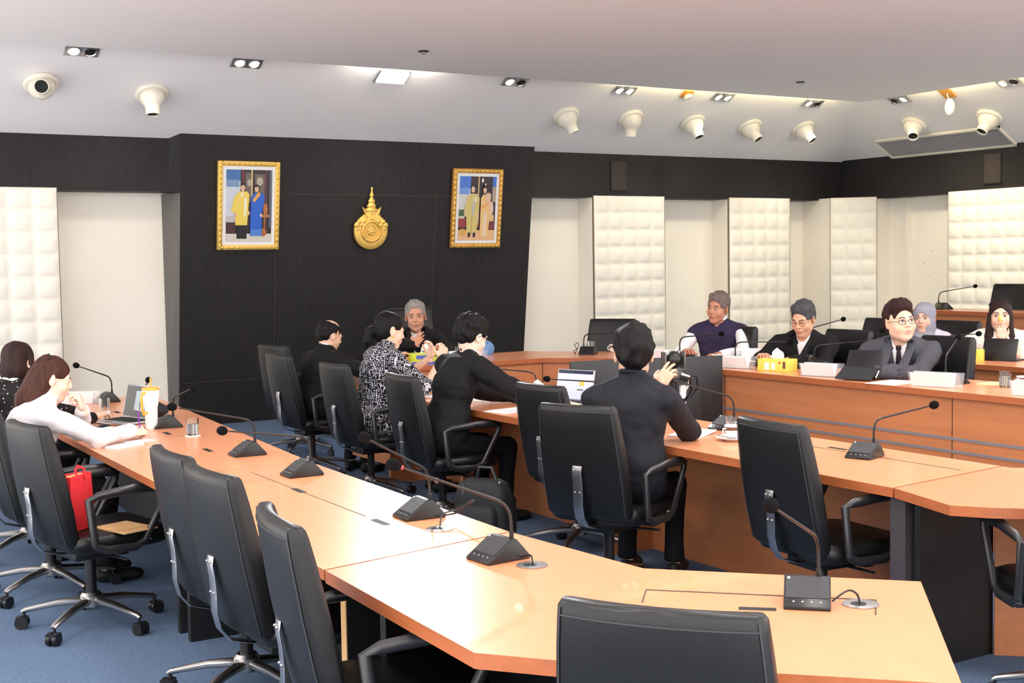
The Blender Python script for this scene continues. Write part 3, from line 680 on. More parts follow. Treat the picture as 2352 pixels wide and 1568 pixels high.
# ------------------------------------------------------------------ people: signed distance bodies meshed with surface nets
A_ = lambda *v: np.array(v, dtype=np.float64)
class Field:
    def __init__(s, lo, hi, h):
        s.lo = np.array(lo, float); s.h = h
        s.n = np.ceil((np.array(hi)-s.lo)/h).astype(int)+1
        s.f = np.full(s.n, .25, dtype=np.float32)
        s.ax = [(s.lo[i]+h*np.arange(s.n[i])).astype(np.float32) for i in range(3)]
    def sub(s, lo, hi, k):
        mg = abs(k)+3*s.h
        a = np.clip(np.floor((np.array(lo)-mg-s.lo)/s.h).astype(int), 0, s.n); b = np.clip(np.ceil((np.array(hi)+mg-s.lo)/s.h).astype(int)+1, 0, s.n)
        if np.any(b <= a): return None
        sl = tuple(slice(a[i], b[i]) for i in range(3))
        X = s.ax[0][sl[0]][:, None, None]; Y = s.ax[1][sl[1]][None, :, None]; Z = s.ax[2][sl[2]][None, None, :]
        return sl, X, Y, Z
    def mix(s, sl, d, k, op):
        f = s.f[sl]
        if op == 'u':
            if k > 0: h = np.maximum(k-np.abs(f-d), 0)/k; s.f[sl] = np.minimum(f, d)-h*h*k*.25
            else: s.f[sl] = np.minimum(f, d)
        else:
            d = -d
            if k > 0: h = np.maximum(k-np.abs(f-d), 0)/k; s.f[sl] = np.maximum(f, d)+h*h*k*.25
            else: s.f[sl] = np.maximum(f, d)
    def cap(s, a, b, ra, rb=None, k=.02, op='u', flat=None):
        a = np.array(a, float); b = np.array(b, float); rb = ra if rb is None else rb
        r = max(ra, rb); q = s.sub(np.minimum(a, b)-r, np.maximum(a, b)+r, k)
        if q is None: return s
        sl, X, Y, Z = q; ba = b-a; L = max(ba@ba, 1e-9)
        h = np.clip(((X-a[0])*ba[0]+(Y-a[1])*ba[1]+(Z-a[2])*ba[2])/L, 0, 1)
        d = np.sqrt((X-a[0]-ba[0]*h)**2+(Y-a[1]-ba[1]*h)**2+(Z-a[2]-ba[2]*h)**2)-(ra+(rb-ra)*h)
        s.mix(sl, d, k, op); return s
    def ell(s, c, r, k=.02, op='u', R=None):
        c = np.array(c, float); r = np.array(r, float); m_ = r.max() if R is not None else None
        lo = c-(m_ if m_ else r); hi = c+(m_ if m_ else r)
        q = s.sub(lo, hi, k)
        if q is None: return s
        sl, X, Y, Z = q; x, y, z = X-c[0], Y-c[1], Z-c[2]
        if R is not None:
            x, y, z = (R[0, 0]*x+R[1, 0]*y+R[2, 0]*z, R[0, 1]*x+R[1, 1]*y+R[2, 1]*z, R[0, 2]*x+R[1, 2]*y+R[2, 2]*z)
        k0 = np.sqrt((x/r[0])**2+(y/r[1])**2+(z/r[2])**2); k1 = np.sqrt((x/r[0]**2)**2+(y/r[1]**2)**2+(z/r[2]**2)**2)+1e-6
        s.mix(sl, k0*(k0-1)/k1, k, op); return s
    def box(s, c, b, k=.0, op='u', R=None, rd=.005):
        c = np.array(c, float); b = np.array(b, float); m_ = np.linalg.norm(b) if R is not None else b
        q = s.sub(c-m_, c+m_, k)
        if q is None: return s
        sl, X, Y, Z = q; x, y, z = X-c[0], Y-c[1], Z-c[2]
        if R is not None:
            x, y, z = (R[0, 0]*x+R[1, 0]*y+R[2, 0]*z, R[0, 1]*x+R[1, 1]*y+R[2, 1]*z, R[0, 2]*x+R[1, 2]*y+R[2, 2]*z)
        qx, qy, qz = np.abs(x)-b[0]+rd, np.abs(y)-b[1]+rd, np.abs(z)-b[2]+rd
        d = np.sqrt(np.maximum(qx, 0)**2+np.maximum(qy, 0)**2+np.maximum(qz, 0)**2)+np.minimum(np.maximum(qx, np.maximum(qy, qz)), 0)-rd
        s.mix(sl, d, k, op); return s
    def plane(s, p, n, k=.0):
        """remove the side the normal points to"""
        n = np.array(n, float); n /= np.linalg.norm(n); p = np.array(p, float)
        X = s.ax[0][:, None, None]; Y = s.ax[1][None, :, None]; Z = s.ax[2][None, None, :]
        d = -((X-p[0])*n[0]+(Y-p[1])*n[1]+(Z-p[2])*n[2]); s.mix(slice(None), d, k, 's'); return s
    def noise(s, amp, fr, seed=0, stretch=(1, 1, 1)):
        X = s.ax[0][:, None, None]*stretch[0]; Y = s.ax[1][None, :, None]*stretch[1]; Z = s.ax[2][None, None, :]*stretch[2]
        rg = np.random.RandomState(seed+11); m_ = s.f < .06; acc = np.zeros(s.f.shape, np.float32)
        for i in range(7):
            k = rg.normal(size=3); k *= fr*(.6+.9*rg.rand())/np.linalg.norm(k); acc += np.sin((k[0]*X+k[1]*Y+k[2]*Z+rg.rand()*6.28).astype(np.float32))
        s.f += amp*.55*acc*m_; return s
    def net(s):
        f = s.f; f[[0, -1]] = .1; f[:, [0, -1]] = .1; f[:, :, [0, -1]] = .1
        S = f < 0
        c = S[:-1, :-1, :-1].astype(np.int8)
        for dx, dy, dz in ((1, 0, 0), (0, 1, 0), (0, 0, 1), (1, 1, 0), (1, 0, 1), (0, 1, 1), (1, 1, 1)):
            c = c + S[dx:dx+S.shape[0]-1, dy:dy+S.shape[1]-1, dz:dz+S.shape[2]-1]
        act = (c > 0) & (c < 8); idx = np.argwhere(act)
        if len(idx) == 0: return np.zeros((0, 3)), np.zeros((0, 4), int)
        ids = np.full(act.shape, -1, np.int64); ids[tuple(idx.T)] = np.arange(len(idx))
        acc = np.zeros((len(idx), 3)); cnt = np.zeros(len(idx))
        cs = [(i, j, k) for i in (0, 1) for j in (0, 1) for k in (0, 1)]
        val = {q: f[idx[:, 0]+q[0], idx[:, 1]+q[1], idx[:, 2]+q[2]] for q in cs}
        for q in cs:
            for a in range(3):
                if q[a] == 0:
                    r = list(q); r[a] = 1; r = tuple(r); va, vb = val[q], val[r]
                    mk = (va < 0) != (vb < 0); t = np.where(mk, va/(va-vb+1e-12*(va == vb)), 0)
                    P = np.tile(np.array(q, float), (len(idx), 1)); P[:, a] = t
                    acc[mk] += P[mk]; cnt[mk] += 1
        V = s.lo+(idx+acc/cnt[:, None])*s.h
        Q = []
        for a in range(3):
            b, c2 = (a+1) % 3, (a+2) % 3
            sl0 = [slice(None)]*3; sl1 = [slice(None)]*3; sl0[a] = slice(0, -1); sl1[a] = slice(1, None)
            d = S[tuple(sl0)] != S[tuple(sl1)]
            e = np.argwhere(d); e = e[(e[:, b] > 0) & (e[:, c2] > 0) & (e[:, b] < act.shape[b]) & (e[:, c2] < act.shape[c2])]
            if not len(e): continue
            def g(ob, oc):
                k = e.copy(); k[:, b] -= ob; k[:, c2] -= oc; return ids[k[:, 0], k[:, 1], k[:, 2]]
            q4 = np.stack([g(1, 1), g(0, 1), g(0, 0), g(1, 0)], 1)
            ins = S[tuple(e.T)]; q4[~ins] = q4[~ins][:, ::-1]; Q.append(q4)
        Q = np.concatenate(Q); Q = Q[(Q >= 0).all(1)]
        return V, Q

def np_mesh(name, parts, mats, parent, smooth=2):
    """parts: list of (V, Q, material indices or int)"""
    VV = []; QQ = []; MI = []; o = 0
    for V, Q, mi in parts:
        VV.append(V); QQ.append(Q+o); o += len(V)
        MI.append(np.full(len(Q), mi) if np.isscalar(mi) else mi)
    V = np.concatenate(VV); Q = np.concatenate(QQ); MI = np.concatenate(MI).astype(np.int32)
    # a light laplacian pass
    for _ in range(smooth):
        S = np.zeros_like(V); C = np.zeros(len(V))
        for i in range(4):
            a, b = Q[:, i], Q[:, (i+1) % 4]
            np.add.at(S, a, V[b]); np.add.at(C, a, 1)
        ok = C > 0; V[ok] = V[ok]*.6+.4*S[ok]/C[ok][:, None]
    me = bpy.data.meshes.new(name)
    me.vertices.add(len(V)); me.vertices.foreach_set('co', V.astype(np.float32).ravel())
    me.loops.add(len(Q)*4); me.loops.foreach_set('vertex_index', Q.astype(np.int32).ravel())
    me.polygons.add(len(Q)); me.polygons.foreach_set('loop_start', np.arange(0, len(Q)*4, 4, dtype=np.int32))
    me.polygons.foreach_set('loop_total', np.full(len(Q), 4, dtype=np.int32))
    me.polygons.foreach_set('material_index', MI); me.polygons.foreach_set('use_smooth', np.ones(len(Q), bool))
    for x in mats: me.materials.append(x)
    me.update(calc_edges=True); me.validate()
    ob = bpy.data.objects.new(name, me); COL.objects.link(ob); ob.parent = parent
    return ob

def rot3(yaw=0, pitch=0, roll=0):
    """head: +Y forward. yaw + = to own left, pitch + = down, roll + = towards own right"""
    cy, sy = math.cos(rad(yaw)), math.sin(rad(yaw)); cp, sp = math.cos(rad(-pitch)), math.sin(rad(-pitch)); cr, sr = math.cos(rad(roll)), math.sin(rad(roll))
    Rz = np.array([[cy, -sy, 0], [sy, cy, 0], [0, 0, 1]]); Rx = np.array([[1, 0, 0], [0, cp, -sp], [0, sp, cp]]); Ry = np.array([[cr, 0, sr], [0, 1, 0], [-sr, 0, cr]])
    return Rz @ Rx @ Ry

def frame_yz(fwd, up):
    """rotation whose columns are right, forward (Y), up (Z)"""
    f = np.array(fwd, float); f /= np.linalg.norm(f); u = np.array(up, float); u -= f*(u@f); u /= np.linalg.norm(u)
    return np.stack([np.cross(f, u), f, u], 1)

SKIN = {}
def skin_mats(tone):
    if tone not in SKIN:
        c = tone
        SKIN[tone] = [mat('skin', c, .5, spec=.35, var=.05, vscale=14, bump=.03, bscale=120), mat('lips', (int(c[0]*.90), int(c[1]*.74), int(c[2]*.74)), .45), mat('brow', (50, 40, 38), .8), mat('eye white', (226, 218, 212), .25), mat('iris', (34, 24, 20), .2)]
    return SKIN[tone]
def hair_mat(name, col, rough=.42, streak=.35):
    return mat(name, col, rough+.14, bump=.55, bscale=22, var=streak, vscale=9, stretch=(9, 9, 1.4), spec=.22)

def head_field(P):
    h = P.get('hres', .0034); F = Field((-.115, -.145, -.215), (.115, .145, .145), h)
    w = P.get('hw', 1.); jw = P.get('jaw', 1.)
    F.ell((0, -.018, .036), (.0755*w, .095, .085), 0)
    F.ell((0, .022, -.03), (.062*w*jw, .070, .082), .03)
    F.cap((-.042*jw, .012, -.062), (-.012, .058, -.092), .019*jw, .018, .03); F.cap((.042*jw, .012, -.062), (.012, .058, -.092), .019*jw, .018, .03)
    F.ell((0, .068, -.094), (.022, .018, .016), .02)
    for s in (-1, 1):
        F.ell((s*.036*jw, .058, -.030), (.025, .024, .026), .02)
        F.cap((s*.012, .087, .024), (s*.046, .074, .026), .0075, .0065, .014)
    for s in (-1, 1): F.ell((s*.031, .096, .007), (.016, .014, .0105), .010, 's')
    for s in (-1, 1): F.ell((s*.0305, .0735, .006), (.0145, .0145, .0115), .004)
    F.cap((0, .086, .018), (0, .103, -.020), .0065, .0105, .010)
    for s in (-1, 1): F.ell((s*.0115, .094, -.024), (.0085, .010, .0075), .007)
    F.ell((0, .083, -.055), (.024, .014, .020), .014)
    F.ell((0, .0955, -.050), (.021, .0065, .0052), .004); F.ell((0, .0945, -.0605), (.018, .007, .006), .004)
    F.box((0, .104, -.0553), (.022, .008, .0012), .003, 's', rd=.0005)
    for s in (-1, 1):
        R = rot3(yaw=-s*24, pitch=-8)
        F.ell((s*.079*w, -.008, -.002), (.0075, .019, .033), .006, R=R); F.ell((s*.086*w, -.003, .002), (.006, .010, .019), .004, 's', R=R)
        F.ell((s*.077*w, -.001, -.028), (.006, .009, .010), .005)
    return F
def head_mats_idx(V, Q, P):
    C = V[Q].mean(1); x, y, z = C[:, 0], C[:, 1], C[:, 2]; m_ = np.zeros(len(Q), int); fr = y > .055
    ax = np.abs(x)
    lip = fr & (((x/.0205)**2+((z+.0555)/.0075)**2) < 1) & (y > .088); m_[lip] = 1
    ez = z-.0062
    dn = P.get('eyes', 'open')
    eh = {'open': .0054, 'narrow': .0042, 'down': .0022}[dn]
    eye = fr & ((((ax-.0305)/.0135)**2+(ez/eh)**2) < 1) & (y > .066)
    if dn == 'down': m_[eye] = 2
    else:
        m_[eye] = 3; g = P.get('gaze', 0.)
        m_[eye & ((np.abs(x-np.sign(x)*.0305-g*.006)) < .0056)] = 4
        rim = fr & ((((ax-.0305)/.0150)**2+((ez-.002)/(eh+.0018))**2) < 1) & (z > .0062+eh*.55) & ~eye; m_[rim] = 2
    if P.get('brow', True):
        b = fr & (ax > .013) & (ax < .047) & (np.abs(z-(.0265+.004*np.sin((ax-.013)/.034*3.0))) < .0034); m_[b] = 2
    return m_

def hand_part(W, fd, nd, side, curls, spread=1., thumb=None, h=.0032, sc=1.):
    """W wrist, fd finger direction, nd direction the back of the hand faces, side +1 right / -1 left"""
    F = Field((-.075, -.035, -.095), (.075, .205, .045), h)
    F.cap((0, -.03, 0), (0, .012, 0), .0255, .026, .015)
    F.box((0, .048, 0), (.040, .042, .0135), .012, rd=.0125)
    F.ell((-side*.026, .03, -.008), (.018, .03, .015), .012)
    xs = [-.030, -.010, .010, .029]; ls = [.072, .082, .076, .058]; rs = [.0088, .0090, .0087, .0078]
    if side > 0: pass
    else: xs = [-x for x in xs]
    if not hasattr(curls, '__len__'): curls = [curls]*4
    for i in range(4):
        c = rad(curls[i]); p = np.array([xs[i], .083-.006*abs(i-1.2), 0.]); a = 0; sp = xs[i]*2.4*spread
        for j, fr in enumerate((.44, .31, .25)):
            a += c*(.8, 1.1, .8)[j]
            q = p+ls[i]*fr*np.array([sp*math.cos(a), math.cos(a), -math.sin(a)])
            F.cap(p, q, rs[i]*(1-.08*j), rs[i]*(1-.08*(j+1)), .006 if j == 0 else .003); p = q
    ta, tb = thumb if thumb else (35, 20)
    p = np.array([-side*.030, .018, -.006]); d1 = np.array([-side*math.sin(rad(ta+15)), math.cos(rad(ta+15)), -math.sin(rad(tb))]); d1 /= np.linalg.norm(d1)
    q = p+d1*.040; F.cap(p, q, .0135, .0105, .012); d2 = np.array([-side*math.sin(rad(ta-8)), math.cos(rad(ta-8)), -math.sin(rad(tb*1.6))]); d2 /= np.linalg.norm(d2)
    r = q+d2*.030; F.cap(q, r, .0105, .0092, .004); F.cap(r, r+(d2*.8+np.array([0, .2, -.1]))*.022, .0092, .0078, .003)
    V, Q = F.net(); R = frame_yz(fd, nd); return (V*sc) @ R.T + np.array(W), Q

def ik(S, W, l1, l2, pole):
    d = W-S; L = np.linalg.norm(d); L2 = min(L, (l1+l2)*.995); u = d/L; a = (l1*l1-l2*l2+L2*L2)/(2*L2); hh = math.sqrt(max(l1*l1-a*a, 0))
    p = np.array(pole, float); p -= u*(p@u); p /= np.linalg.norm(p); return S+u*a+p*hh, S+u*L2

def person(label, P):
    """head = world xy of head centre, z0 = own floor, yaw = facing (deg, 0 = +Y, -90 = +X); wrists given in world coordinates"""
    s = P.get('s', 1.); z0 = P['z0']; yaw = rad(P['yaw']); cz, sz = math.cos(yaw), math.sin(yaw)
    Rz = np.array([[cz, -sz, 0], [sz, cz, 0], [0, 0, 1]])
    L1, L2 = rad(P.get('lean', 5)), rad(P.get('lean', 5)+P.get('curve', 8)); sl = rad(P.get('side', 0))
    u1 = A_(math.sin(sl)*math.cos(L1), math.sin(L1), math.cos(L1)*math.cos(sl)); u2 = A_(math.sin(sl)*.6*math.cos(L2), math.sin(L2), math.cos(L2)); u2 /= np.linalg.norm(u2)
    pel = A_(0, 0, P.get('seat', .565)); sp = 1.
    if 'ht' in P: sp = (P['ht']-z0-.12*s*P.get('hs', 1.)-.110*s*P.get('hs', 1.)**.5-pel[2])/(s*(.24*u1[2]+.245*u2[2])); sp = min(max(sp, .85), 1.22)
    c0 = pel+.24*s*u1*sp; nb = c0+.245*s*u2*sp
    ny = A_(0, P.get('neck', .035), .110*s*P.get('hs', 1.)**.5); hc = nb+ny
    # place so that the head is where wanted
    off = Rz @ hc; pos = A_(P['head'][0]-off[0], P['head'][1]-off[1], z0)
    t = thing('person', label, 'person', tuple(pos), yaw)
    print('PERSON', label[:40], 'pos', np.round(pos, 2), 'headtop z %.3f sp %.2f' % (z0+hc[2]+.12*s*P.get('hs', 1.), sp))
    loc = lambda w: Rz.T @ (np.array(w, float)-pos)
    locd = lambda w: Rz.T @ np.array(w, float)
    tw = rad(P.get('twist', 0)); rt = A_(math.cos(tw), math.sin(tw), 0); rt -= u2*(rt@u2); rt /= np.linalg.norm(rt); fw_ = np.cross(u2, rt)
    bw = P.get('bw', 1.); shw = .178*s*bw
    T1 = np.stack([A_(1, 0, 0)-u1*u1[0], np.cross(u1, A_(1, 0, 0)), u1], 1); T1[:, 0] /= np.linalg.norm(T1[:, 0])
    T2 = np.stack([rt, fw_, u2], 1)
    sh = [nb-u2*P.get('shd', .082)*s+rt*shw*k for k in (-1, 1)]   # left, right
    arms = []
    for i, k in enumerate((-1, 1)):
        a = P['arms'][i]; W = loc(a['w']); E_, W2 = ik(sh[i], W, .30*s, .26*s, locd(a['pole'])); arms.append((sh[i], E_, W2))
    hips = [pel+A_(k*.085, .02, -.02) for k in (-1, 1)]
    kn = P.get('knees', [(-.13, .43), (.13, .43)]); ft = P.get('feet', [(-.13, .44), (.13, .44)])
    knees = [A_(x, y, .50) for x, y in kn]; ank = [A_(x, y-.04, .085) for x, y in ft]
    allp = np.array([p for a in arms for p in a]+knees+ank+[nb, pel]+hips)
    lo = allp.min(0)-.16; hi = allp.max(0)+.16; lo[1] = min(lo[1], -.22); lo[2] = max(lo[2], 0.)
    R_ = P.get('res', .0085)
    belly = P.get('belly', 1.)
    def torso(F, g):
        F.ell(pel+A_(0, .0, .02), (.165*bw+g, .118+g, .115+g), 0)
        F.ell(pel+u1*.15*s+A_(0, .012*belly, 0), (.142*bw+g, .104*belly+g, .15), .05, R=T1)
        F.ell(c0+u2*.06*s, (.160*bw+g, .108+g, .155*s), .05, R=T2)
        F.cap(sh[0]+rt*.02, sh[1]-rt*.02, .050*s+g, .050*s+g, .045)
        F.ell(nb-u2*.13*s-fw_*.012, (.150*bw+g, .088+g, .115*s), .05, R=T2)
        for q in sh: F.cap(q+(nb-q)*.25-u2*.0, nb+u2*.012, .042*s+g*.6, .043*s+g*.4, .035)
        if P.get('bust'):
            for k in (-1, 1): F.ell(c0+u2*.075*s+fw_*.075+rt*k*.065, (.06+g, .052+g, .06+g), .035, R=T2)
    def armf(F, i, g, upto=1.):
        S, E_, W2 = arms[i]
        if upto <= .5:
            F.cap(S, S+(E_-S)*upto*2, .052*s+g, (.052-.008*upto*2)*s+g*1.5, .03); return
        F.cap(S, E_, .048*s+g, .040*s+g, .025); F.cap(E_, E_+(W2-E_)*(upto-.5)*2, .041*s+g, (.041-.012*(upto-.5)*2)*s+g, .015)
    # ---- body: head and neck, torso, limbs, hands in one mesh
    B = Field(lo, hi, .0105)
    torso(B, -.026); B.cap(nb-u2*.03+fw_*.012, nb+ny*.75+fw_*.004, .050*s, .050*s, .02)
    for i in (0, 1): armf(B, i, -.004 if P.get('bare', 0) else -.010)
    for i in (0, 1): B.cap(hips[i], knees[i], .066, .048, .03); B.cap(knees[i], ank[i], .047, .034, .02)
    parts = []; V, Q = B.net(); parts.append((V, Q, 0))
    hr = P.get('hr', (0, 0, 0)); HR = Rz.T @ rot3(*hr) if P.get('hworld') else rot3(*hr); hs = s*P.get('hs', 1.)
    HF = head_field(P)
    # neck joins inside the head's own field
    nl = HR.T @ ((nb+fw_*.012-hc))/hs
    HF.cap((0, -.022, -.055), tuple(nl), .051, .051, .022)
    V, Q = HF.net(); mi = head_mats_idx(V, Q, P); HV = lambda V: (V*hs) @ HR.T + hc; parts.append((HV(V), Q, mi))
    for i, k in enumerate((-1, 1)):
        a = P['arms'][i]
        if a.get('nohand'): continue
        fd = locd(a['fd']) if 'fd' in a else arms[i][2]-arms[i][1]; nd = locd(a.get('nd', (0, 0, 1)))
        fa = (arms[i][2]-arms[i][1]); fa /= np.linalg.norm(fa)
        V, Q = hand_part(arms[i][2]+fa*.022, fd, nd, k, a.get('curl', 22), a.get('spread', 1.), a.get('thumb'), sc=.96*s); parts.append((V, Q, 0))
    np_mesh('body', parts, skin_mats(P['skin']), t, smooth=1)
    # ---- hair
    hm = P['hairmat']; st = P['hair']
    H = Field((-.15, -.25, -.46), (.15, .15, .17), .0042)
    vo = P.get('vol', 1.)
    if st in ('short', 'bald', 'quiff'):
        H.ell((0, -.022, .044), (.0815*vo, .1005*vo, .091*vo), 0)
        H.ell((0, -.062, -.012), (.066, .052, .060), .03)
        if st == 'quiff': H.ell((0, .035, .105), (.062, .05, .036), .03); H.ell((-.03, -.03, .10), (.06, .07, .042), .03)
        elif st == 'short': H.ell((0, .035, .104), (.052, .036, .020), .03)
        H.noise(P.get('tuft', .0028), 110, P.get('seed', 1), (1.3, 1.3, .6))
        hl = P.get('hairline', .074)+.008
        H.ell((0, .112, hl-.088), (.090, .084, .106), .009, 's')
        for k in (-1, 1):
            H.ell((k*.100, .050, -.045), (.050, .050, .075), .012, 's'); H.ell((k*.094, -.002, -.022), (.030, .026, .046), .008, 's'); H.ell((k*.085, -.025, -.075), (.035, .055, .040), .012, 's')
        H.box((0, -.02, -.122), (.2, .2, .045), .012, 's')
        if st == 'bald':
            H.ell((0, .0, .115), (.064, .092, .062), .012, 's')
    elif st in ('pony', 'long', 'half', 'bob'):
        H.ell((0, -.022, .040), (.083*vo, .102*vo, .090*vo), 0)
        H.ell((0, -.05, -.02), (.074, .062, .07), .03)
        if st == 'pony':
            H.cap((0, -.105, .0), (0, -.135, -.035), .022, .030, .015); H.cap((0, -.135, -.035), (0.0, -.14, -.11), .032, .027, .02); H.cap((0, -.14, -.11), (0, -.13, -.16), .027, .008, .02)
        if st in ('long', 'half'):
            le = P.get('hlen', .33)
            H.cap((0, -.07, -.02), (0, -.095, -.14), .070, .062, .03); H.cap((0, -.095, -.14), (0, -.10, -le), .058, .034, .03)
            if st == 'long':
                for k in (-1, 1): H.cap((k*.066, .0, .0), (k*.080, .01, -.16), .026, .030, .02); H.cap((k*.080, .01, -.16), (k*.075, .02, -le*.85), .030, .014, .02)
            else:
                for k in (-1, 1): H.cap((k*.058, -.03, .0), (k*.060, -.06, -.16), .034, .034, .02)
        if st == 'bob':
            H.ell((0, -.03, -.05), (.084, .080, .085), .03); H.cap((0, -.07, -.05), (0, -.065, -.12), .060, .040, .03)
            for k in (-1, 1): H.cap((k*.064, .015, .01), (k*.066, .020, -.11), .026, .020, .02)
        H.noise(.0022, 70, 2, (1.6, 1.6, .35))
        fy = P.get('face_y', .118); H.ell((0, fy, P.get('face_z', -.030)), (.072, .080, .104), .014, 's')
        if st in ('pony', 'half'):
            for k in (-1, 1): H.ell((k*.094, .010, -.022), (.030, .038, .050), .010, 's'); H.ell((k*.07, .06, -.08), (.05, .05, .06), .01, 's')
    elif st == 'hijab':
        H.ell((0, -.02, .036), (.090, .108, .094), 0); H.ell((0, .0, -.055), (.084, .090, .085), .03)
        H.cap((0, -.02, -.10), (0, -.01, -.24), .085, .120, .04); H.ell((0, .06, -.20), (.10, .07, .09), .04)
        H.noise(.0028, 48, 3, (1.2, 1.2, .7))
        H.ell((0, .118, -.018), (.056, .072, .082), .008, 's')
    V, Q = H.net()
    ho = np_mesh('headscarf' if st == 'hijab' else 'hair', [(HV(V), Q, 0)], [hm], t, smooth=1)
    hd = lambda p: tuple(HR @ (np.array(p, float)*hs)+hc)
    for ex in P.get('hextra', []): ex(t, ho, hd, HR)
    if P.get('glasses'):
        g = MB()
        for k in (-1, 1):
            pts = [hd((k*.033+.022*math.cos(a), .094-.004*abs(math.cos(a)), .002+.015*math.sin(a))) for a in [2*math.pi*i/16 for i in range(17)]]
            g.tube(pts, .0016, 6); g.tube([hd((k*.055, .090, .006)), hd((k*.078, .055, .008)), hd((k*.084, -.005, .004)), hd((k*.083, -.02, -.012))], .0017, 6)
        g.tube([hd((-.011, .096, .006)), hd((0, .101, .008)), hd((.011, .096, .006))], .0016, 6)
        g.build('glasses', P['glasses'], t, smooth=True)
    # ---- clothes
    cl = P['top']; kind = cl['kind']
    F = Field(lo-.02, hi+.02, R_)
    g = cl.get('g', .006)
    torso(F, g)
    if kind in ('jacket', 'shirt'): F.ell(pel+u1*.10*s, (.165*bw+g, .120*belly+g, .16), .05, R=T1)
    up = cl.get('sleeve', 1.)
    if up > 0:
        for i in (0, 1): armf(F, i, g+(.005 if kind in ('jacket', 'shirt') else 0), up)
    wr = cl.get('wrinkle', .0035)
    F.noise(wr, 42, P.get('seed', 1), (1, 1, .8)); F.noise(wr*.5, 95, P.get('seed', 1)+3, (1, 1, 1))
    # neck opening
    vneck = cl.get('v', 0)
    nO = nb+ny*.15
    F.cap(nb+ny*.28+fw_*.012, nb+ny*1.3+fw_*.03, .055*s, .060*s, .006, 's')
    if kind == 'jacket': F.cap(nb+ny*.1+fw_*.03, nb+ny*1.2+fw_*.05, .055*s, .060*s, .006, 's')
    if kind == 'jacket':
        # open front: carve a V down the chest
        for k in range(9):
            tt = k/8; q = nb-u2*(.02+.235*tt)*s+fw_*(.115); w_ = (.050-.043*tt)*s
            F.box(q, (w_, .10, .022), .004, 's', R=T2, rd=.004)
        F.cap(nb-rt*.052-fw_*.02+u2*.01, nb-rt*.035+fw_*.055-u2*.05, .014, .012, .01); F.cap(nb+rt*.052-fw_*.02+u2*.01, nb+rt*.035+fw_*.055-u2*.05, .014, .012, .01)
        F.cap(nb-rt*.05-fw_*.03+u2*.012, nb-fw_*.06+u2*.016, .014, .014, .01); F.cap(nb+rt*.05-fw_*.03+u2*.012, nb-fw_*.06+u2*.016, .014, .014, .01)
    if kind in ('shirt', 'collar'):
        for a in range(10):
            a0 = 2*math.pi*a/10; a1 = 2*math.pi*(a+1)/10; pt = lambda q, zz: nb+u2*zz+(rt*math.cos(q)*.058+fw_*math.sin(q)*.060)*s+ny*.25
            F.cap(pt(a0, .004), pt(a1, .004), .013, .013, .006)
    if up > 0 and up < 1 or True:
        pass
    V, Q = F.net()
    C = V[Q].mean(1); mi = np.zeros(len(Q), int)
    lc = (C-nb) @ T2
    if cl.get('mask'): mi = cl['mask'](lc, C, arms)
    to = np_mesh(cl['name'], [(V, Q, mi)], cl['mats'], t, smooth=2)
    if cl.get('lapel'):
        from mathutils.bvhtree import BVHTree
        bv = BVHTree.FromPolygons([tuple(v) for v in V], [tuple(q) for q in Q])
        for k in (-1, 1):
            b = MB(); rings = []
            for j in range(9):
                tt = j/8; row = []
                for e in (0., .5, 1.):
                    wv = (.012+.050*math.sin(math.pi*min(tt*1.15+.12, 1)))*(1 if tt < .9 else .5)
                    x = k*((.054-.046*tt)+e*wv); p = nb-u2*(-.012+.265*tt-.02*e*(tt < .35))*s+rt*x*s+fw_*.4
                    h_ = bv.ray_cast(Vector(p), Vector(-fw_)); q = np.array(h_[0]) if h_[0] is not None and h_[3] < .42 else p-fw_*.30
                    row.append(q)
                rings.append(row)
            o_ = fw_*.006; i_ = fw_*-.004
            b.loft([[tuple(r[0]+i_), tuple(r[0]+o_*1.2), tuple(r[1]+o_*1.3), tuple(r[2]+o_), tuple(r[2]+i_)] for r in rings])
            b.build('lapel', cl['mats'][0], to, smooth=True, angle=50)
    if kind in ('jacket', 'vest') :
        # shirt under the jacket (and full sleeves under the vest)
        F2 = Field(lo-.02, hi+.02, R_); torso(F2, -.014)
        if kind == 'vest':
            for i in (0, 1): armf(F2, i, .008, .97)
        else:
            for i in (0, 1): F2.cap(arms[i][1]+(arms[i][2]-arms[i][1])*.8, arms[i][1]+(arms[i][2]-arms[i][1])*1.06, .036*s, .035*s, 0)
        for a in range(10):
            a0 = 2*math.pi*a/10; a1 = 2*math.pi*(a+1)/10; pt = lambda q, zz: nb+u2*zz+(rt*math.cos(q)*.055+fw_*math.sin(q)*.058)*s+ny*.28
            F2.cap(pt(a0, .0), pt(a1, .0), .012, .012, .006)
        F2.cap(nb+ny*.1, nb+ny*1.2, .051*s, .052*s, .003, 's'); F2.noise(.0018, 40, 4)
        V, Q = F2.net(); np_mesh('shirt', [(V, Q, 0)], [P.get('shirt', M['white'])], t, smooth=1)
    if P.get('tie'):
        q = lambda d, f_, x=0: tuple(nb-u2*d*s+fw_*f_*s+rt*x)
        g = MB()
        R = Matrix(T2.tolist())
        g.box(q(.035, .088), (.034, .016, .030), R=R)
        g.add([q(.05, .094, -.012), q(.05, .094, .012), q(.28, .128, .034), q(.32, .124, 0), q(.28, .128, -.034), q(.05, .084, -.012), q(.05, .084, .012), q(.28, .115, .034), q(.32, .115, 0), q(.28, .115, -.034)], [(0, 1, 2, 3, 4), (9, 8, 7, 6, 5), (0, 4, 9, 5), (1, 6, 7, 2), (2, 7, 8, 3), (3, 8, 9, 4)])
        g.build('tie', P['tie'], t, bevel=.003)
    # trousers / skirt
    lg = P.get('legs', dict(name='trousers', mat=None))
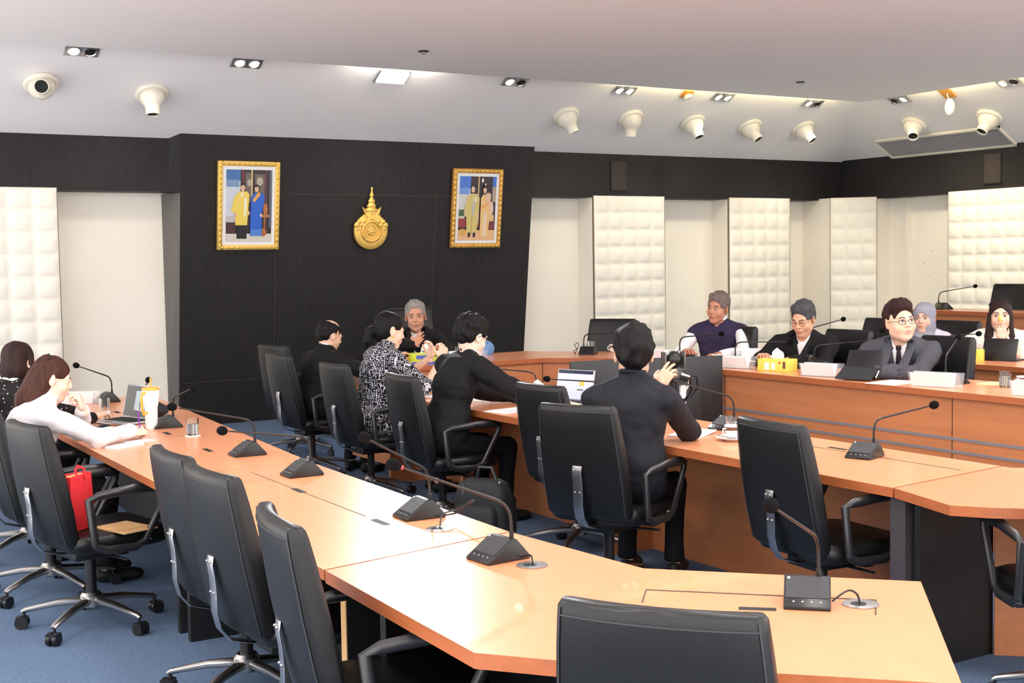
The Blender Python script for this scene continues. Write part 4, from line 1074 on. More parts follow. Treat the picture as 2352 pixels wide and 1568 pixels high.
    F3 = Field(A_(-.30, -.22, 0.02), A_(.30, .62, .72), .009)
    F3.ell(pel+A_(0, .0, -.01), (.172*bw, .128, .10), 0)
    lo_f = lg.get('len', 1.)
    for i in (0, 1):
        F3.cap(hips[i]+A_(0, 0, -.005), knees[i], .080, .060, .04)
        F3.cap(knees[i], knees[i]+(ank[i]-knees[i])*(lo_f*.97), .058, .058-.006*lo_f, .02)
    if lg.get('skirt'): F3.ell(((hips[0]+knees[1])/2+(hips[1]+knees[0])/2)/2, (.16, .26, .085), .05)
    F3.noise(.002, 30, 5)
    F3.plane((0, 0, knees[0][2]+(ank[0][2]-knees[0][2])*lo_f), (0, 0, -1))
    V, Q = F3.net(); np_mesh(lg['name'], [(V, Q, 0)], [lg['mat']], t, smooth=2)
    for i in (0, 1):
        x, y = ft[i]; S4 = Field((x-.07, y-.12, 0), (x+.07, y+.22, .13), .006)
        S4.ell((x, y-.045, .045), (.036, .05, .045), 0); S4.ell((x, y+.06, .035), (.043, .10, .036), .03); S4.ell((x, y+.12, .028), (.040, .05, .026), .02); S4.box((x, y+.03, -.04), (.2, .3, .043), 0, 's')
        V, Q = S4.net(); np_mesh('shoe', [(V, Q, 0)], [P.get('shoe', M['dark'])], t, smooth=1)
    for fn in P.get('extra', []): fn(t, dict(nb=nb, u2=u2, fw=fw_, rt=rt, arms=arms, hd=hd, T2=T2, s=s, ny=ny))
    return t
# ------------------------------------------------------------------ microphones
def make_mic():
    t = thing('desk_microphone', 'mic', 'microphone')
    prof = [(-.083, .0), (-.083, .010), (.010, .070), (.030, .070), (.082, .012), (.082, 0)]
    b = MB(); V = [(sx*.0625, y, z) for sx in (-1, 1) for y, z in prof]; n = len(prof)
    b.add(V, [tuple(range(n)), tuple(range(2*n-1, n-1, -1))]+[(i, n+i, n+(i+1) % n, (i+1) % n) for i in range(n)])
    b.build('base_unit', M['plastic'], t, bevel=.0035)
    R = Matrix.Rotation(math.atan2(.060, .093), 3, 'X')
    MB().box((0, -.024, .0490), (.114, .078, .0022), R=R).build('speaker_grille', M['mic_face'], t)
    f = MB()
    for k in range(4): f.sphere((-.036+.024*k, -.0680, .0205), (.0035, .0035, .0012), 8, 4, R)
    f.build('keys', M['grey_dot'], t)
    MB().sphere((-.050, .003, .0672), (.005, .005, .0018), 10, 4, R).build('round_mark', M['white_dot'], t)
    return t
mic0 = make_mic()
MICS = [  # base centre, z, yaw of the user side, head
 ((2.14, 7.50, .75), -94, (2.20, 7.15, 1.01), 'desk microphone beside the water glass, its stem leaning right over the near table', 'near'),
 ((2.15, 6.13, .75), -92, (1.78, 6.14, 1.02), 'desk microphone on the near table whose black foam head floats against the cream pier', 'near'),
 ((2.14, 5.38, .75), -90, (1.76, 5.33, .99), 'desk microphone just before the seam of the near table', 'near'),
 ((2.14, 4.22, .75), -92, (1.86, 4.08, 1.09), 'desk microphone with bundled cable next to a silver grommet, near table', 'near'),
 ((2.04, 3.47, .75), -85, (1.73, 3.58, 1.07), 'desk microphone with a thin red ring on its stem at the table corner', 'near'),
 ((2.47, 2.53, .75), -45, (2.18, 2.36, 1.08), 'desk microphone nearest the camera with grey speaker grille facing out', 'near'),
 ((2.24, 8.45, .75), -85, (2.19, 8.05, .99), 'desk microphone behind the orange lidded tumbler', 'near'),
 ((2.20, 9.20, .75), -85, (1.98, 9.10, 1.03), 'desk microphone beyond the woman in white, mostly hidden', 'near'),
 ((4.66, 5.40, .75), -90, (4.33, 5.49, 1.04), 'desk microphone by the coffee cup with stem crossing the television', 'mid'),
 ((4.50, 4.23, .75), -72, (4.86, 4.13, .98), 'desk microphone on the open stretch of the middle table, stem leaning right', 'mid'),
 ((4.62, 6.62, .75), -90, (4.42, 6.86, .94), 'desk microphone in front of the laptop with stem pointing left', 'mid'),
 ((4.68, 7.48, .75), -90, (4.42, 7.79, .96), 'desk microphone by the white tissue box on the middle table', 'mid'),
 ((4.60, 8.40, .75), -90, (4.33, 8.50, 1.05), 'desk microphone beside the green and blue tissue box', 'mid'),
 ((6.13, 8.86, .90), 128, (6.30, 8.58, 1.08), 'desk microphone with tangled cable at the corner of the head desk', 'right'),
 ((6.40, 7.90, .90), 90, (6.62, 7.72, 1.10), 'desk microphone in front of the man in the purple vest', 'right'),
 ((6.32, 7.15, .90), 90, (6.62, 6.95, 1.07), 'desk microphone right of the television with stem over loose papers', 'right'),
 ((6.44, 6.46, .90), 90, (6.74, 6.24, 1.11), 'desk microphone beside the drinking glass at the yellow tissue box', 'right'),
 ((6.36, 5.26, .90), 90, (6.60, 5.42, 1.17), 'desk microphone next to the big name card, front right row', 'right'),
 ((7.65, 7.75, .92), 90, (8.02, 7.78, 1.16), 'desk microphone on the second right row behind the man in black', 'right'),
 ((7.66, 6.80, .92), 90, (7.62, 6.98, 1.11), 'desk microphone in front of the woman in the headscarf', 'right'),
 ((7.66, 6.33, .92), 90, (7.9, 6.3, 1.1), 'desk microphone beside the small yellow box, second right row', 'right'),
 ((10.58, 8.88, 1.13), 90, (10.95, 8.78, 1.36), 'desk microphone on the raised back desk at the right', 'right'),
]
GQ = {'near': 'desk microphones on the near table', 'mid': 'desk microphones on the middle table', 'right': 'desk microphones on the right desks'}
mic_objs = []
for i, (b0, yw, hd_, lab, g) in enumerate(MICS):
    if i == 0: o = mic0; o.location = b0; o.rotation_euler = (0, 0, rad(yw)); o['label'] = lab; o['group'] = GQ[g]
    else: o = dup(mic0, b0, rad(yw), lab, GQ[g])
    mic_objs.append(o)
for o, (b0, yw, hd_, lab, g) in zip(mic_objs, MICS):
    # stem in the microphone's own frame
    hl = Matrix.Rotation(-rad(yw), 3, 'Z') @ (Vector(hd_)-Vector(b0))
    r0 = Vector((.030, .032, .060)); P1 = r0+Vector((0, .004, .10)); dv = (hl-P1)
    s_ = MB(); s_.cyl(tuple(r0), tuple(r0+Vector((0, 0, .028))), .0075, n=10)
    A0 = r0+Vector((0, 0, .02)); A1 = r0+Vector((0, 0, .115)); B1 = A1+(hl-A1)*.16; pts = []
    for k in range(9):
        u = k/8; pts.append(A0*(1-u)**3+A1*.97*0+A0.lerp(A1, .7)*3*u*(1-u)**2+A1*3*u*u*(1-u)+B1*u**3)
    pts.append(hl-(hl-B1).normalized()*.03)
    s_.tube(pts, [.0052]*9+[.0036], 8)
    st = s_.build('gooseneck', M['plastic'], o, smooth=True)
    dn = (hl-B1).normalized(); Rq = dn.to_track_quat('Z', 'Y').to_matrix()
    MB().sphere(tuple(hl), (.0205, .0205, .025), 16, 12, Rq).build('windscreen', M['foam'], st, smooth=True)
    if 'red ring' in lab: MB().cyl(tuple(hl-dn*.032), tuple(hl-dn*.026), .0075, n=12).build('light_ring', mat('red ring', (200, 60, 70), .4), st, smooth=True)
def cable(name, label, pts, r=.003, m_='plastic', group=None):
    P = [Vector(p) for p in pts]; out = []
    for i in range(len(P)-1):
        p0, p1, p2, p3 = P[max(i-1, 0)], P[i], P[i+1], P[min(i+2, len(P)-1)]
        for k in range(6):
            u = k/6; out.append(.5*((2*p1)+(-p0+p2)*u+(2*p0-5*p1+4*p2-p3)*u*u+(-p0+3*p1-3*p2+p3)*u**3))
    out.append(P[-1]); o = MB().tube(out, r, 6).build(name, M[m_], None, smooth=True); tag(o, label, 'cable', group); return o
cable('cable', 'black cable looping from the nearest microphone into the grommet', [(2.495, 2.462, .765), (2.54, 2.45, .79), (2.565, 2.44, .78), (2.572, 2.435, .755)])
cable('cable', 'bundled black cable loop standing behind the microphone on the near table', [(2.16, 4.13, .765), (2.20, 4.03, .79), (2.22, 3.99, .83), (2.235, 3.97, .838), (2.20, 4.04, .80), (2.14, 4.03, .79), (2.10, 3.98, .756)])
cable('cable', 'short black cable from the corner microphone to its grommet', [(2.09, 3.41, .76), (2.10, 3.37, .772), (2.085, 3.335, .755)])
cable('cable', 'tangled black cable standing behind the far corner microphone', [(6.05, 8.93, .905), (6.03, 8.93, .93), (6.06, 8.93, .95), (6.03, 8.92, .98), (6.06, 8.91, 1.0), (6.05, 8.90, .96), (6.02, 8.9, .91)])
cable('cable', 'black cables trailing behind the left laptop', [(2.14, 7.90, .756), (2.10, 7.6, .755), (1.95, 7.5, .755), (1.88, 7.62, .755), (2.0, 7.72, .756), (2.2, 8.2, .757)], .003)

# ------------------------------------------------------------------ small desk things
def name_card(label, x, y, z, face, w=.26, lines=3, sl=False, group='name cards in clear acrylic stands'):
    w *= .88
    """face = direction the card looks at"""
    rz = math.atan2(-face[0], face[1])+math.pi
    t = thing('name_card', label, 'name card', (x, y, z), rz, group)
    hh = .088; a = math.atan2(.035, hh)
    for s in (-1, 1):
        R = Matrix.Rotation(s*-a, 3, 'X')
        MB().box((0, s*.020, hh/2), (w, .002, hh), R=R).build('card', M['paper'], t)
    b = MB()
    for s in (-1, 1):
        R = Matrix.Rotation(s*-a, 3, 'X'); b.box((.02, s*.0235, hh/2+.002), (w+.06, .002, hh+.006), R=R)
    b.box((.02, 0, .001), (w+.06, .06, .002))
    b.build('acrylic_stand', M['acrylic'], t)
    R = Matrix.Rotation(a, 3, 'X')
    k = MB()
    for i in range(lines): k.box((.01, -.0245+.0125*(1-(.068-.019*i)/hh*1.6)+.0075, .068-.019*i), (w*(.5, .62, .42)[i % 3], .0008, .0045), R=R)
    k.build('printed_lines', M['ink'], t)
    if sl: MB().sphere((-w*.36, -.0155, .062), (.012, .001, .016), 10, 6, R).build('seal_print', M['seal'], t)
    return t
name_card('name card on the near table before the woman in polka dots', 1.97, 9.2, .75, (-.5, -1), .30)
name_card('name card on the head desk in front of the chairman', 4.98, 8.93, .90, (-.1, -1), .30)
name_card('name card partly hidden behind the television camera', 6.12, 7.95, .90, (-1, -.5), .26)
name_card('name card just right of the television edge', 6.13, 7.0, .90, (-1, -.35), .24)
name_card('name card between the yellow tissue box and the black tablet', 6.12, 6.16, .90, (-1, -.30), .27)
name_card('large name card with orange seal right of the black tablet', 6.13, 5.22, .90, (-1, -.28), .30, 0, True)
name_card('name card with orange seal at the right picture edge', 6.13, 4.50, .90, (-1, -.28), .30, 0, True)

def glass(label, x, y, z, water=True, coaster=False, r=.036, h=.095):
    t = thing('drinking_glass', label, 'glass', (x, y, z))
    MB().lathe([(.001, .0), (r*.88, .0), (r*.9, .004), (r, h), (r*.955, h), (r*.86, .012), (.001, .011)], n=32).build('glass_body', M['glass'], t, smooth=True)
    if water: MB().lathe([(.001, .0125), (r*.84, .0125), (r*.925, h*.66), (.001, h*.66)], n=28).build('water', M['water'], t, smooth=True)
    return t
glass('glass of water standing on the near table', 2.14, 7.00, .758)
tag(MB().lathe([(.001, 0), (.044, 0), (.046, .004), (.04, .007), (.001, .006)], (2.14, 7.00, .7505), 28).build('coaster', M['porcelain'], None, smooth=True), 'white saucer coaster under the water glass on the near table', 'coaster')
glass('glass of brown drink behind the left laptop', 2.02, 8.50, .752, False)
glass('water glass behind the coffee cup on the middle table', 4.55, 5.22, .751)
glass('water glass beside the yellow tissue box', 6.50, 6.62, .901)
glass('water glass next to the name card right of the television', 6.42, 7.32, .901)
glass('covered water glass near the right picture edge', 6.42, 4.93, .901)
glass('empty glass left of the far white cup', 6.30, 9.06, .901, False)
glass('clear glass in front of the chairman beside his name card', 5.12, 9.3, .901, False)
glass('small glass beside the white tissue box in the middle row', 4.42, 7.02, .751, False, h=.07)

def cup(label, x, y, z, saucer=True):
    t = thing('coffee_cup', label, 'cup', (x, y, z))
    MB().lathe([(.001, .012), (.028, .012), (.033, .02), (.040, .045), (.043, .075), (.0405, .075), (.036, .03), (.001, .02)], n=32).build('cup_body', M['porcelain'], t, smooth=True)
    MB().lathe([(.0409, .05), (.0434, .068)], n=32, cap=False).build('printed_band', M['brown_band'], t, smooth=True)
    MB().tube([(-.04+.0, 0, .06), (-.062, 0, .062), (-.066, 0, .045), (-.058, 0, .03), (-.036, 0, .03)], .004, 8, up=(0, 1, 0)).build('handle', M['porcelain'], t, smooth=True)
    return t
def saucer(label, x, y, z, sc=1.):
    o = MB().lathe([(.001, .0), (.045, .0), (.05, .004), (.088, .018), (.087, .021), (.05, .009), (.001, .008)], (x, y, z), 36).build('saucer', M['porcelain'], None, smooth=True)
    tag(o, label, 'saucer')
cup('white cup with brown band on the saucer beside the man in the black shirt', 4.40, 5.05, .752)
saucer('white saucer under the coffee cup with a spoon on it', 4.385, 5.03, .7502)
o = MB().tube([(4.33, 5.08, .775), (4.345, 5.0, .772), (4.36, 4.95, .775)], [.006, .002, .002], 8, flat=(.5, 1)).build('teaspoon', M['chrome'], None, smooth=True); tag(o, 'steel teaspoon lying on the saucer of the coffee cup', 'spoon')
cup('white cup with brown band on the far corner desk', 6.44, 8.92, .892)
cup('white cup next to the name card right of the television', 6.34, 7.45, .892)
cup('white lidded cup behind the right-edge name card', 6.50, 4.86, .892)

def tissue_box(label, x, y, z, rz, d, body, deco, group=None, puff=True):
    t = thing('tissue_box', label, 'tissue box', (x, y, z), rz, group)
    MB().box((0, 0, d[2]/2), d).build('carton', body, t, bevel=.003)
    for i, (c, dd, m_) in enumerate(deco): MB().box(c, dd).build('printed_patch', m_, t)
    if puff:
        b = MB(); n = 14; rg = []
        for j, (r, zz) in enumerate(((.03, d[2]-.002), (.035, d[2]+.02), (.03, d[2]+.045), (.012, d[2]+.065), (.002, d[2]+.075))):
            rg.append([(r*(1+.35*math.sin(3*2*math.pi*i/n+j))*math.cos(2*math.pi*i/n)*1.2, r*(1+.3*math.cos(2*2*math.pi*i/n+j))*math.sin(2*math.pi*i/n), zz) for i in range(n)])
        b.loft(rg).build('tissue', M['white'], t, smooth=True)
    return t
W_, D_, H_ = .24, .12, .065
tissue_box('yellow tissue box with printed figures, front right row', 6.22, 6.66, .90, rad(-72), (.25, .12, .085), M['yellow'], [((-.05, -.0605, .035), (.035, .001, .05), M['white']), ((.0, -.0605, .035), (.03, .001, .045), M['white']), ((.085, -.0605, .045), (.022, .001, .05), M['brown_band']), ((.05, -.0605, .06), (.014, .001, .014), M['red'])])
tissue_box('white tissue box with green label in front of the young man in glasses', 4.50, 7.10, .75, rad(-60), (.17, .12, .09), M['white'], [((.03, -.0605, .05), (.06, .001, .035), M['green']), ((-.05, -.0605, .06), (.03, .001, .04), M['lime'])])
tissue_box('lime and blue tissue box between the chairman and the young man', 4.62, 8.93, .90, rad(-15), (.25, .12, .09), M['lime'], [((-.05, -.0605, .06), (.08, .001, .03), M['blue']), ((0, -.0605, .012), (.25, .001, .024), M['blue'])])
tissue_box('small yellow box on the second right row desk', 7.6, 6.1, .92, rad(-70), (.12, .09, .09), M['yellow'], [], puff=False)
# orange snack box and papers by the woman in the patterned dress
tissue_box('orange and yellow snack box in front of the woman in the patterned dress', 4.55, 9.10, .90, rad(10), (.16, .12, .05), M['orange'], [((0, -.0605, .03), (.1, .001, .02), M['yellow'])], puff=False)

def papers(label, x, y, z, rz, w=.21, l=.297, n=1, m_='paper', name='paper_sheet', cat='paper', lift=0., th=.0012):
    b = MB(); N = 6; V = []; 
    for j in range(N+1):
        for i in range(2): V.append(((i-.5)*w, (j/N-.5)*l, th*n+lift*(j/N)**2))
    V2 = [(a, b_, c_-th*n) for a, b_, c_ in V]; k = len(V)
    F = [(2*j, 2*j+1, 2*j+3, 2*j+2) for j in range(N)]; F += [tuple(q+k for q in f)[::-1] for f in F]
    F += [(2*j, 2*j+2, 2*j+2+k, 2*j+k) for j in range(N)]+[(2*j+1, 2*j+1+k, 2*j+3+k, 2*j+3) for j in range(N)]+[(0, k, k+1, 1), (2*N, 2*N+1, 2*N+1+k, 2*N+k)]
    o = b.add(V+V2, F).build(name, M[m_]); o.location = (x, y, z); o.rotation_euler = (0, 0, rz); return tag(o, label, cat)
papers('white paper sheet in front of the woman in the patterned dress', 4.28, 8.0, .7505, rad(-80), n=2)
papers('open white document on the middle table by the patterned dress', 4.45, 7.62, .7505, rad(-70), .3, .42, n=3)
papers('white printed page before the young man in glasses', 4.68, 7.25, .7505, rad(-86), .21, .3, n=2)
papers('white paper under the forearm of the young man in glasses', 4.18, 6.9, .7505, rad(-80), n=2)
papers('white notebook page beside the coffee saucer', 4.36, 5.33, .7505, rad(-62), .18, .25, n=6, lift=.01)
papers('white stack of sheets held up by the man with grey hair', 6.48, 7.12, .935, rad(-50), .30, .34, n=4, lift=.07)
papers('loose white sheets before the man in the purple vest', 6.30, 7.55, .9005, rad(-70), .3, .3, n=2)
papers('white page under the hands of the man in the grey suit', 6.15, 5.55, .9005, rad(-80), .21, .3, n=2)
papers('pale yellow note next to the large name card', 6.55, 5.12, .9005, rad(-75), .12, .2, n=2, m_='yellow_paper', name='sticky_note', cat='note')
papers('tan envelope at the left end of the second right row desk', 7.60, 8.03, .9205, rad(-60), .26, .30, n=4, m_='kraft', name='envelope', cat='envelope')
papers('grey folder lying on the second right row desk', 7.78, 7.96, .930, rad(-50), .22, .3, n=4, m_='stripe', name='folder', cat='folder')
papers('white papers beside the folder on the second right row desk', 7.72, 7.62, .9205, rad(-70), .22, .3, n=4)
papers('tan folder on the seat of the empty chair with the red bag', 1.50, 6.0, .4815, rad(20), .18, .25, n=5, m_='kraft', name='folder', cat='folder')
papers('white phone case and note under the pen hand of the woman in white', 1.72, 6.83, .7505, rad(-60), .09, .19, n=9, m_='paper', name='notebook', cat='notebook')
papers('white note sheet beneath the writing hand of the woman in white', 1.84, 6.98, .7505, rad(-70), .1, .16, n=2)

# left laptop, screen facing the two women
def laptop(label, x, y, z, rz, openang, scr, w=.31, d=.22, deco=None, shell='silver'):
    t = thing('laptop', label, 'laptop', (x, y, z), rz)
    MB().box((0, 0, .009), (w, d, .014)).build('keyboard_base', M[shell], t, bevel=.004)
    k = MB()
    for r in range(5):
        for c in range(12): k.box((-w*.42+c*w*.0765, -.015+.028*r-.01, .0168), (w*.066, .022, .002))
    k.build('keys', M['dark'], t); MB().box((0, -.075, .0163), (.09, .05, .001)).build('touchpad', M['grey_dot'], t)
    R = Matrix.Rotation(rad(openang), 3, 'X'); hp = Vector((0, d/2, .014)); up = R @ Vector((0, 0, 1)); nn = R @ Vector((0, -1, 0))
    l = MB().box(tuple(hp+up*.105), (w, .008, .21), R=R).build('lid', M[shell], t, bevel=.003)
    MB().box(tuple(hp+up*.106+nn*.0045), (w*.95, .001, .19), R=R).build('screen', M[scr], l)
    for c, dd, m_ in (deco or []):
        MB().box(tuple(hp+up*c[1]+nn*.0052+Vector((c[0], 0, 0))), dd, R=R).build('screen_window', M[m_], l)
    return t
laptop('open laptop with dark screen at the left before the two women', 1.98, 7.90, .75, rad(-70), -14, 'screen_dark', .33, .23, [((-.03, .11), (.05, .001, .12), 'window_lit'), ((.03, .115), (.045, .001, .14), 'window_lit')])
laptop('open laptop with lit pale screen in the middle row', 4.62, 6.98, .75, rad(-72), -12, 'screen_lit', .31, .22, [((0, .192), (.29, .001, .022), 'navy'), ((.06, .12), (.04, .001, .035), 'yellow'), ((.05, .075), (.05, .001, .006), 'dark')])
b = MB().sphere((0, 0, 0), (.034, .060, .034), 20, 12)
for i, v in enumerate(b.v): b.v[i] = (v[0], v[1], max(v[2], 0))
mo = b.build('computer_mouse', M['plastic'], None, smooth=True); mo.location = (1.80, 7.62, .7505); mo.rotation_euler = (0, 0, rad(-60)); tag(mo, 'black computer mouse beside the left laptop', 'mouse')
t = thing('charger_bag', 'black soft pouch with straps behind the left laptop', 'pouch', (2.20, 8.02, .75))
MB().sphere((0, 0, .05), (.10, .13, .05), 20, 10).build('pouch', M['fabric_bag'], t, smooth=True)
MB().tube([(-.08, 0, .06), (-.05, -.05, .11), (0, -.06, .12), (.05, -.02, .09)], .004, 6).build('strap', M['plastic'], t, smooth=True)
# tumbler
t = thing('tumbler', 'tall white insulated tumbler with orange lid, straw and handle', 'tumbler', (2.05, 7.50, .75), rad(35))
MB().lathe([(.001, 0), (.033, 0), (.036, .006), (.037, .12), (.047, .165), (.047, .175), (.050, .185), (.050, .225), (.046, .23), (.001, .23)], n=36).build('cup_body', M['white'], t, smooth=True)
MB().lathe([(.046, .225), (.051, .23), (.049, .243), (.03, .246), (.001, .247)], n=36).build('lid', M['orange'], t, smooth=True)
MB().cyl((0, 0, .245), (.004, 0, .30), .0052, n=12).build('straw', M['orange'], t, smooth=True)
MB().tube([(-.045, 0, .215), (-.075, 0, .212), (-.082, 0, .19), (-.078, 0, .12), (-.065, 0, .09), (-.037, 0, .10)], .009, 10, flat=(.7, 1), up=(0, 1, 0)).build('handle', M['orange'], t, smooth=True)
t = thing('pen', 'purple pen standing in the hand of the woman in white', 'pen', (1.862, 7.06, .84)); t.rotation_euler = (rad(8), rad(-6), 0)
MB().cyl((0, 0, -.05), (0, 0, .075), .0042, n=10).build('barrel', M['purple'], t, smooth=True)
MB().cyl((0, 0, .075), (0, 0, .09), .0045, n=10).build('cap', M['white'], t, smooth=True)
# red bag on the chair
t = thing('felt_bag', 'red felt carrier bag standing on the empty left chair', 'bag', (1.30, 6.10, .482), rad(40))
b = MB(); b.loft([[(-.13, -.045, 0), (.13, -.045, 0), (.13, .045, 0), (-.13, .045, 0)], [(-.135, -.05, .12), (.135, -.05, .12), (.135, .05, .12), (-.135, .05, .12)], [(-.14, -.055, .30), (.14, -.035, .305), (.14, .045, .30), (-.14, .05, .31)], [(-.13, -.04, .302), (.13, -.028, .305), (.13, .035, .30), (-.13, .04, .308)], [(-.12, -.03, .05), (.12, -.03, .05), (.12, .03, .05), (-.12, .03, .05)]])
b.v = [(x*.62, y*.8, z*.86) for x, y, z in b.v]
b.build('bag_body', M['red'], t, bevel=.004)
MB().tube([(-.03, -.042, .24), (-.032, -.03, .285), (0, -.02, .30), (.032, -.03, .285), (.03, -.042, .24)], .008, 8, flat=(.25, 1), up=(0, 1, 0)).build('handle', M['red'], t, smooth=True)
MB().box((0, 0, .20), (.12, .035, .12), .1).build('contents', M['kraft'], t, bevel=.01)
# backpack
t = thing('backpack', 'black backpack standing on the floor beside the young man in glasses', 'backpack', (3.66, 6.38, 0), rad(-58))
def rr(w, d, z, cy=0, r=.05): return rrect(w, d, r, z, cy)
MB().loft([rr(.30, .15, 0), rr(.33, .18, .02), rr(.34, .19, .15), rr(.33, .18, .33), rr(.29, .15, .41), rr(.22, .10, .435, 0, .04)]).build('main_pouch', M['fabric_bag'], t, smooth=True, angle=70)
MB().loft([rr(.26, .08, .03, -.12, .03), rr(.28, .10, .06, -.12, .03), rr(.27, .09, .26, -.115, .03), rr(.22, .05, .30, -.10, .02)]).build('front_pocket', M['fabric_bag'], t, smooth=True, angle=70)
for s in (-1, 1): MB().tube([(s*.10, .09, .38), (s*.12, .15, .30), (s*.12, .15, .12), (s*.12, .09, .05)], .022, 8, flat=(.3, 1)).build('shoulder_strap', M['fabric_bag'], t, smooth=True)
MB().tube([(-.06, .03, .425), (-.04, .03, .50), (.04, .03, .50), (.07, .03, .425)], .011, 8).build('top_handle', M['plastic_soft'], t, smooth=True)
MB().tube([(-.155, -.03, .30), (-.13, -.05, .385), (-.06, -.07, .41), (.06, -.07, .41), (.13, -.05, .385), (.155, -.03, .30)], .004, 6).build('zip', M['plastic_soft'], t, smooth=True)
for y, z in ((-.075, .40), (-.08, .37)): MB().box((-.09, y-.006, z), (.010, .004, .035)).build('zip_puller', M['silver'], t)
MB().sphere((.12, -.03, .425), .008).build('stud', M['silver'], t, smooth=True)
# tablet in folio case
t = thing('tablet', 'black tablet propped in a folding case before the man in the grey suit', 'tablet', (6.20, 5.83, .90), rad(-74))
R = Matrix.Rotation(rad(-28), 3, 'X')
MB().box((0, -.005, .095), (.25, .012, .20), R=R).build('tablet_body', M['plastic'], t, bevel=.004)
MB().box((0, -.10, .045), (.25, .006, .14), R=Matrix.Rotation(rad(-62), 3, 'X')).build('case_flap', M['fabric_bag'], t)
MB().box((0, .11, .004), (.25, .18, .008)).build('keyboard_cover', M['plastic'], t, bevel=.002)
MB().cyl((.115, -.075, .02), (.115, -.03, .06), .005).build('stylus', M['white'], t, smooth=True)
t = thing('tablet', 'black tablet on the second right row desk before the woman in white', 'tablet', (7.78, 6.02, .92), rad(-75))
MB().box((0, 0, .08), (.25, .01, .17), R=Matrix.Rotation(rad(-20), 3, 'X')).build('tablet_body', M['plastic'], t, bevel=.003)
MB().box((0, .06, .006), (.25, .14, .01)).build('stand', M['plastic'], t, bevel=.002)
t = thing('white_stick', 'thin white upright stick on the second right row desk', 'stick', (7.75, 6.62, .92)); MB().cyl((0, 0, 0), (.0, .01, .13), .009, n=12).build('stick_body', M['white'], t, smooth=True)
t = thing('phone', 'orange cased phone beside the black tablet on the right desk', 'phone', (6.50, 6.20, .90), rad(20)); MB().box((0, 0, .012), (.15, .08, .022)).build('phone_body', mat('coral case', (226, 120, 90), .4), t, bevel=.006)
MB().box((-.05, .05, .01), (.06, .05, .018)).build('charger', M['paper'], t, bevel=.004)
t = thing('dark_device', 'dark box at the right picture edge on the right desk', 'box', (6.56, 4.62, .90), rad(10)); MB().box((0, 0, .07), (.1, .16, .14)).build('device_body', M['plastic'], t, bevel=.006)
t = thing('desk_tray', 'small black box between two glasses right of the television', 'box', (6.44, 7.42, .90)); MB().box((0, .22, .03), (.08, .1, .06)).build('box_body', M['plastic'], t, bevel=.004)
t = thing('plastic_cup', 'clear domed takeaway cup beside the man in the black shirt', 'cup', (4.22, 6.02, .75))
MB().lathe([(.001, 0), (.028, 0), (.031, .01), (.043, .125), (.041, .125), (.029, .008), (.001, .006)], n=28).build('cup_body', M['paper'], t, smooth=True)
MB().lathe([(.045, .122), (.046, .13), (.042, .15), (.028, .172), (.012, .178)], n=28, cap=False).build('domed_lid', M['acrylic'], t, smooth=True)
t = thing('blue_bag', 'light blue rounded case on the head desk behind the name card', 'case', (5.45, 9.45, .90)); MB().sphere((0, 0, .05), (.10, .05, .08), 20, 12).build('case_body', M['blue_soft'], t, smooth=True)
# second chairman desk items
t = thing('pen', 'black pen standing in the hand of the woman in the patterned dress', 'pen', (4.40, 8.22, .93)); t.rotation_euler = (rad(10), rad(-18), 0)
MB().cyl((0, 0, -.06), (0, 0, .06), .0042, n=10).build('barrel', M['plastic'], t, smooth=True)

# ------------------------------------------------------------------ television seen from behind, on a floor stand
tv0, tv1 = Vector((4.86, 7.25, 0)), Vector((6.0-.03, 6.96, 0)); dv = (tv1-tv0).normalized(); rz = math.atan2(dv.y, dv.x); L = (tv1-tv0).length
t = thing('television', 'large black television seen from behind on a floor stand between the desks', 'television', tuple((tv0+tv1)/2), rz)
b = MB().box((0, 0, .655), (L, .03, .70)); b.build('shell', M['tv_back'], t, bevel=.006)
MB().box((0, -.03, .56), (L*.7, .045, .42), taper=.96).build('rear_cover', M['tv_back'], t, bevel=.012)
MB().box((0, .0165, .655), (L-.02, .002, .68)).build('screen', M['dark'], t)
b = MB()
for x in (-.12, .12): b.sphere((x, -.016, .93), (.008, .004, .008))
b.build('screw_hole', M['dark'], t)
MB().box((0, -.02, .19), (.12, .05, .36)).build('stand_column', M['plastic'], t, bevel=.004)
MB().box((0, 0, .015), (.8, .34, .03)).build('stand_base', M['plastic'], t, bevel=.006)
# ptz camera on a pole
cx, cy = 4.96, 6.24
t = thing('conference_camera', 'grey pan tilt conference camera on a black pole in front of the television', 'camera', (cx, cy, 0), rad(-20))
b = MB(); b.cyl((0, 0, .02), (0, 0, .93), .022); b.build('pole', M['plastic'], t, smooth=True)
MB().lathe([(.17, 0), (.17, .012), (.03, .03)], n=30).build('pole_base', M['plastic'], t, smooth=True)
MB().box((.055, -.01, .74), (.036, .03, .34)).build('white_power_strip', M['white'], t, bevel=.003)
MB().box((0, 0, .945), (.15, .13, .015)).build('mount_plate', M['plastic'], t, bevel=.003)
MB().lathe([(.066, .955), (.07, .965), (.070, .995), (.062, 1.003)], n=32).build('camera_base', M['grey_metal'], t, smooth=True)
b = MB(); b.box((-.062, 0, 1.06), (.014, .085, .12)); b.box((.062, 0, 1.06), (.014, .085, .12)); b.box((0, 0, 1.008), (.13, .085, .012))
b.build('yoke', M['grey_metal'], t, bevel=.006)
MB().sphere((0, 0, 1.07), (.052, .055, .055), 24, 16).build('camera_head', M['plastic'], t, smooth=True)
b = MB(); b.cyl((-.0, -.03, 1.07), (0, .07, 1.08), .034); b.build('lens_barrel', M['plastic'], t, smooth=True)
MB().cyl((0, .068, 1.08), (0, .072, 1.08), .026).build('lens_glass', M['dark'], t, smooth=True)
